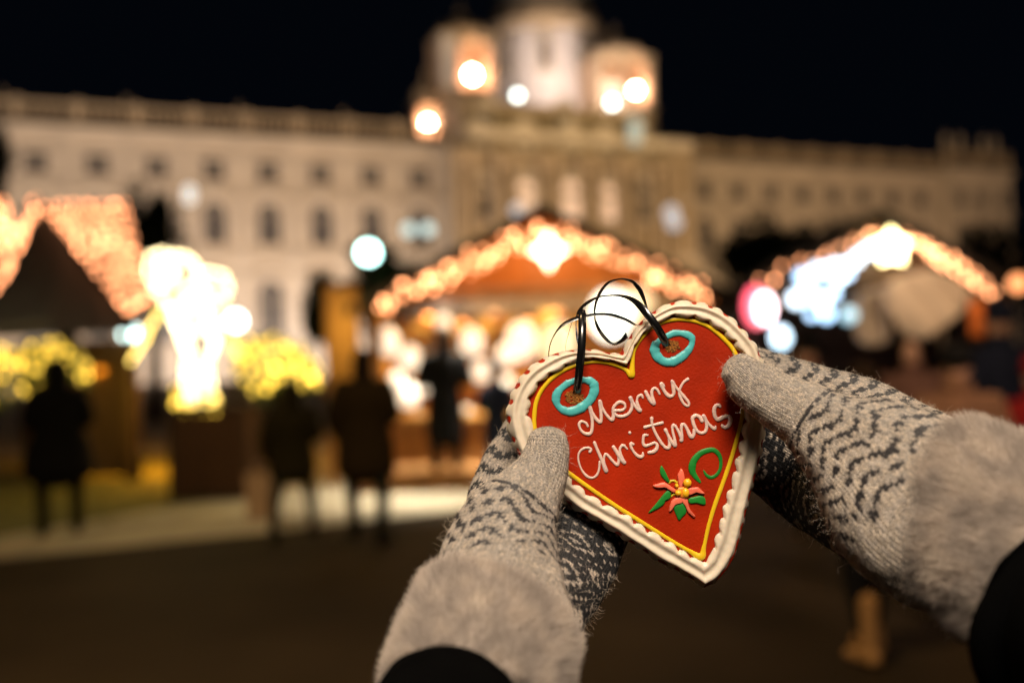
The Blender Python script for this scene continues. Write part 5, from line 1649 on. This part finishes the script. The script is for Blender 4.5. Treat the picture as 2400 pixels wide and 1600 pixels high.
def cuff(secs, parent, seed, label, lay_dir, nh=75000):
    tb = Tube(secs); mb = MB(); tb.into(mb, cap0=.5, cap1=.3)
    me = remeshed(mb, 'fur_cuff', .0016, 6)
    nv = len(me.vertices); P = np.empty(nv * 3); me.vertices.foreach_get('co', P); P = P.reshape(-1, 3)
    N = np.empty(nv * 3); me.vertices.foreach_get('normal', N); N = N.reshape(-1, 3)
    t = np.array([mnoise.noise(Vector((p[0] * 75, p[1] * 75, p[2] * 75))) + .5 * mnoise.noise(Vector(p * 190)) for p in P])
    P2 = P + N * (t * .0013)[:, None]; me.vertices.foreach_set('co', P2.ravel()); me.update()
    k = np.clip(((t + .5) * 3).astype(int), 0, 3); col = fur_cols[[3, 1, 0, 2]][k]
    ca = me.attributes.new('yarn', 'FLOAT_COLOR', 'POINT'); ca.data.foreach_set('color', np.c_[col * .8, np.ones(nv)].ravel().astype(np.float32))
    ka = me.attributes.new('knit', 'FLOAT_VECTOR', 'POINT'); ka.data.foreach_set('vector', np.zeros(nv * 3, np.float32))
    o = link_mesh(me, 'fur_cuff', m_wool, parent); o['label'] = label
    ld = np.array(lay_dir.normalized())

    def lay(r):
        w = np.array([mnoise.noise(Vector(p * 60)) for p in r])
        return ld[None] * .9 + np.c_[w, np.roll(w, 3), -w] * .7
    hairs('fur', P2, N, col, nh, .0070, .00007, seed, o, lay=lay, curl=.16, segs=5, frizz=.25, pick=visible_weight(P2, N))
    return o


Lc = [(1186, 1402, .533, 152, .0335), (1170, 1436, .528, 186, .038), (1146, 1492, .515, 198, .042), (1122, 1560, .50, 202, .044), (1090, 1660, .48, 200, .045)]
Rc = [(2172, 1172, .535, 176, .034), (2205, 1184, .53, 206, .040), (2256, 1203, .523, 216, .043), (2338, 1245, .507, 230, .046), (2420, 1290, .49, 250, .047), (2520, 1345, .47, 250, .047)]
cuff(Lc, ML, 61, 'fluffy pale fur cuff of the lower mitten', at(1188, 1402, .533) - at(1125, 1560, .50))
cuff(Rc, MR, 71, 'fluffy pale fur cuff of the right mitten', at(2168, 1172, .535) - at(2333, 1245, .507))


def sleeve(secs, label):
    tb = Tube(secs); mb = MB(); tb.into(mb, n=48, cap0=1.2, cap1=.3)
    o = mb.build('sleeve', m_sleeve, holder, True); o['label'] = label
    return o


sleeve([(1046, 1672, .452, 180, .042), (1032, 1745, .44, 205, .048), (1010, 1850, .41, 215, .05), (985, 2000, .38, 230, .055), (960, 2300, .33, 260, .06)], 'black sleeve below the lower mitten')
sleeve([(2450, 1455, .452, 225, .044), (2530, 1485, .44, 238, .05), (2620, 1540, .41, 250, .055), (2760, 1620, .38, 260, .055), (2950, 1720, .35, 280, .06)], 'black sleeve at the right border')
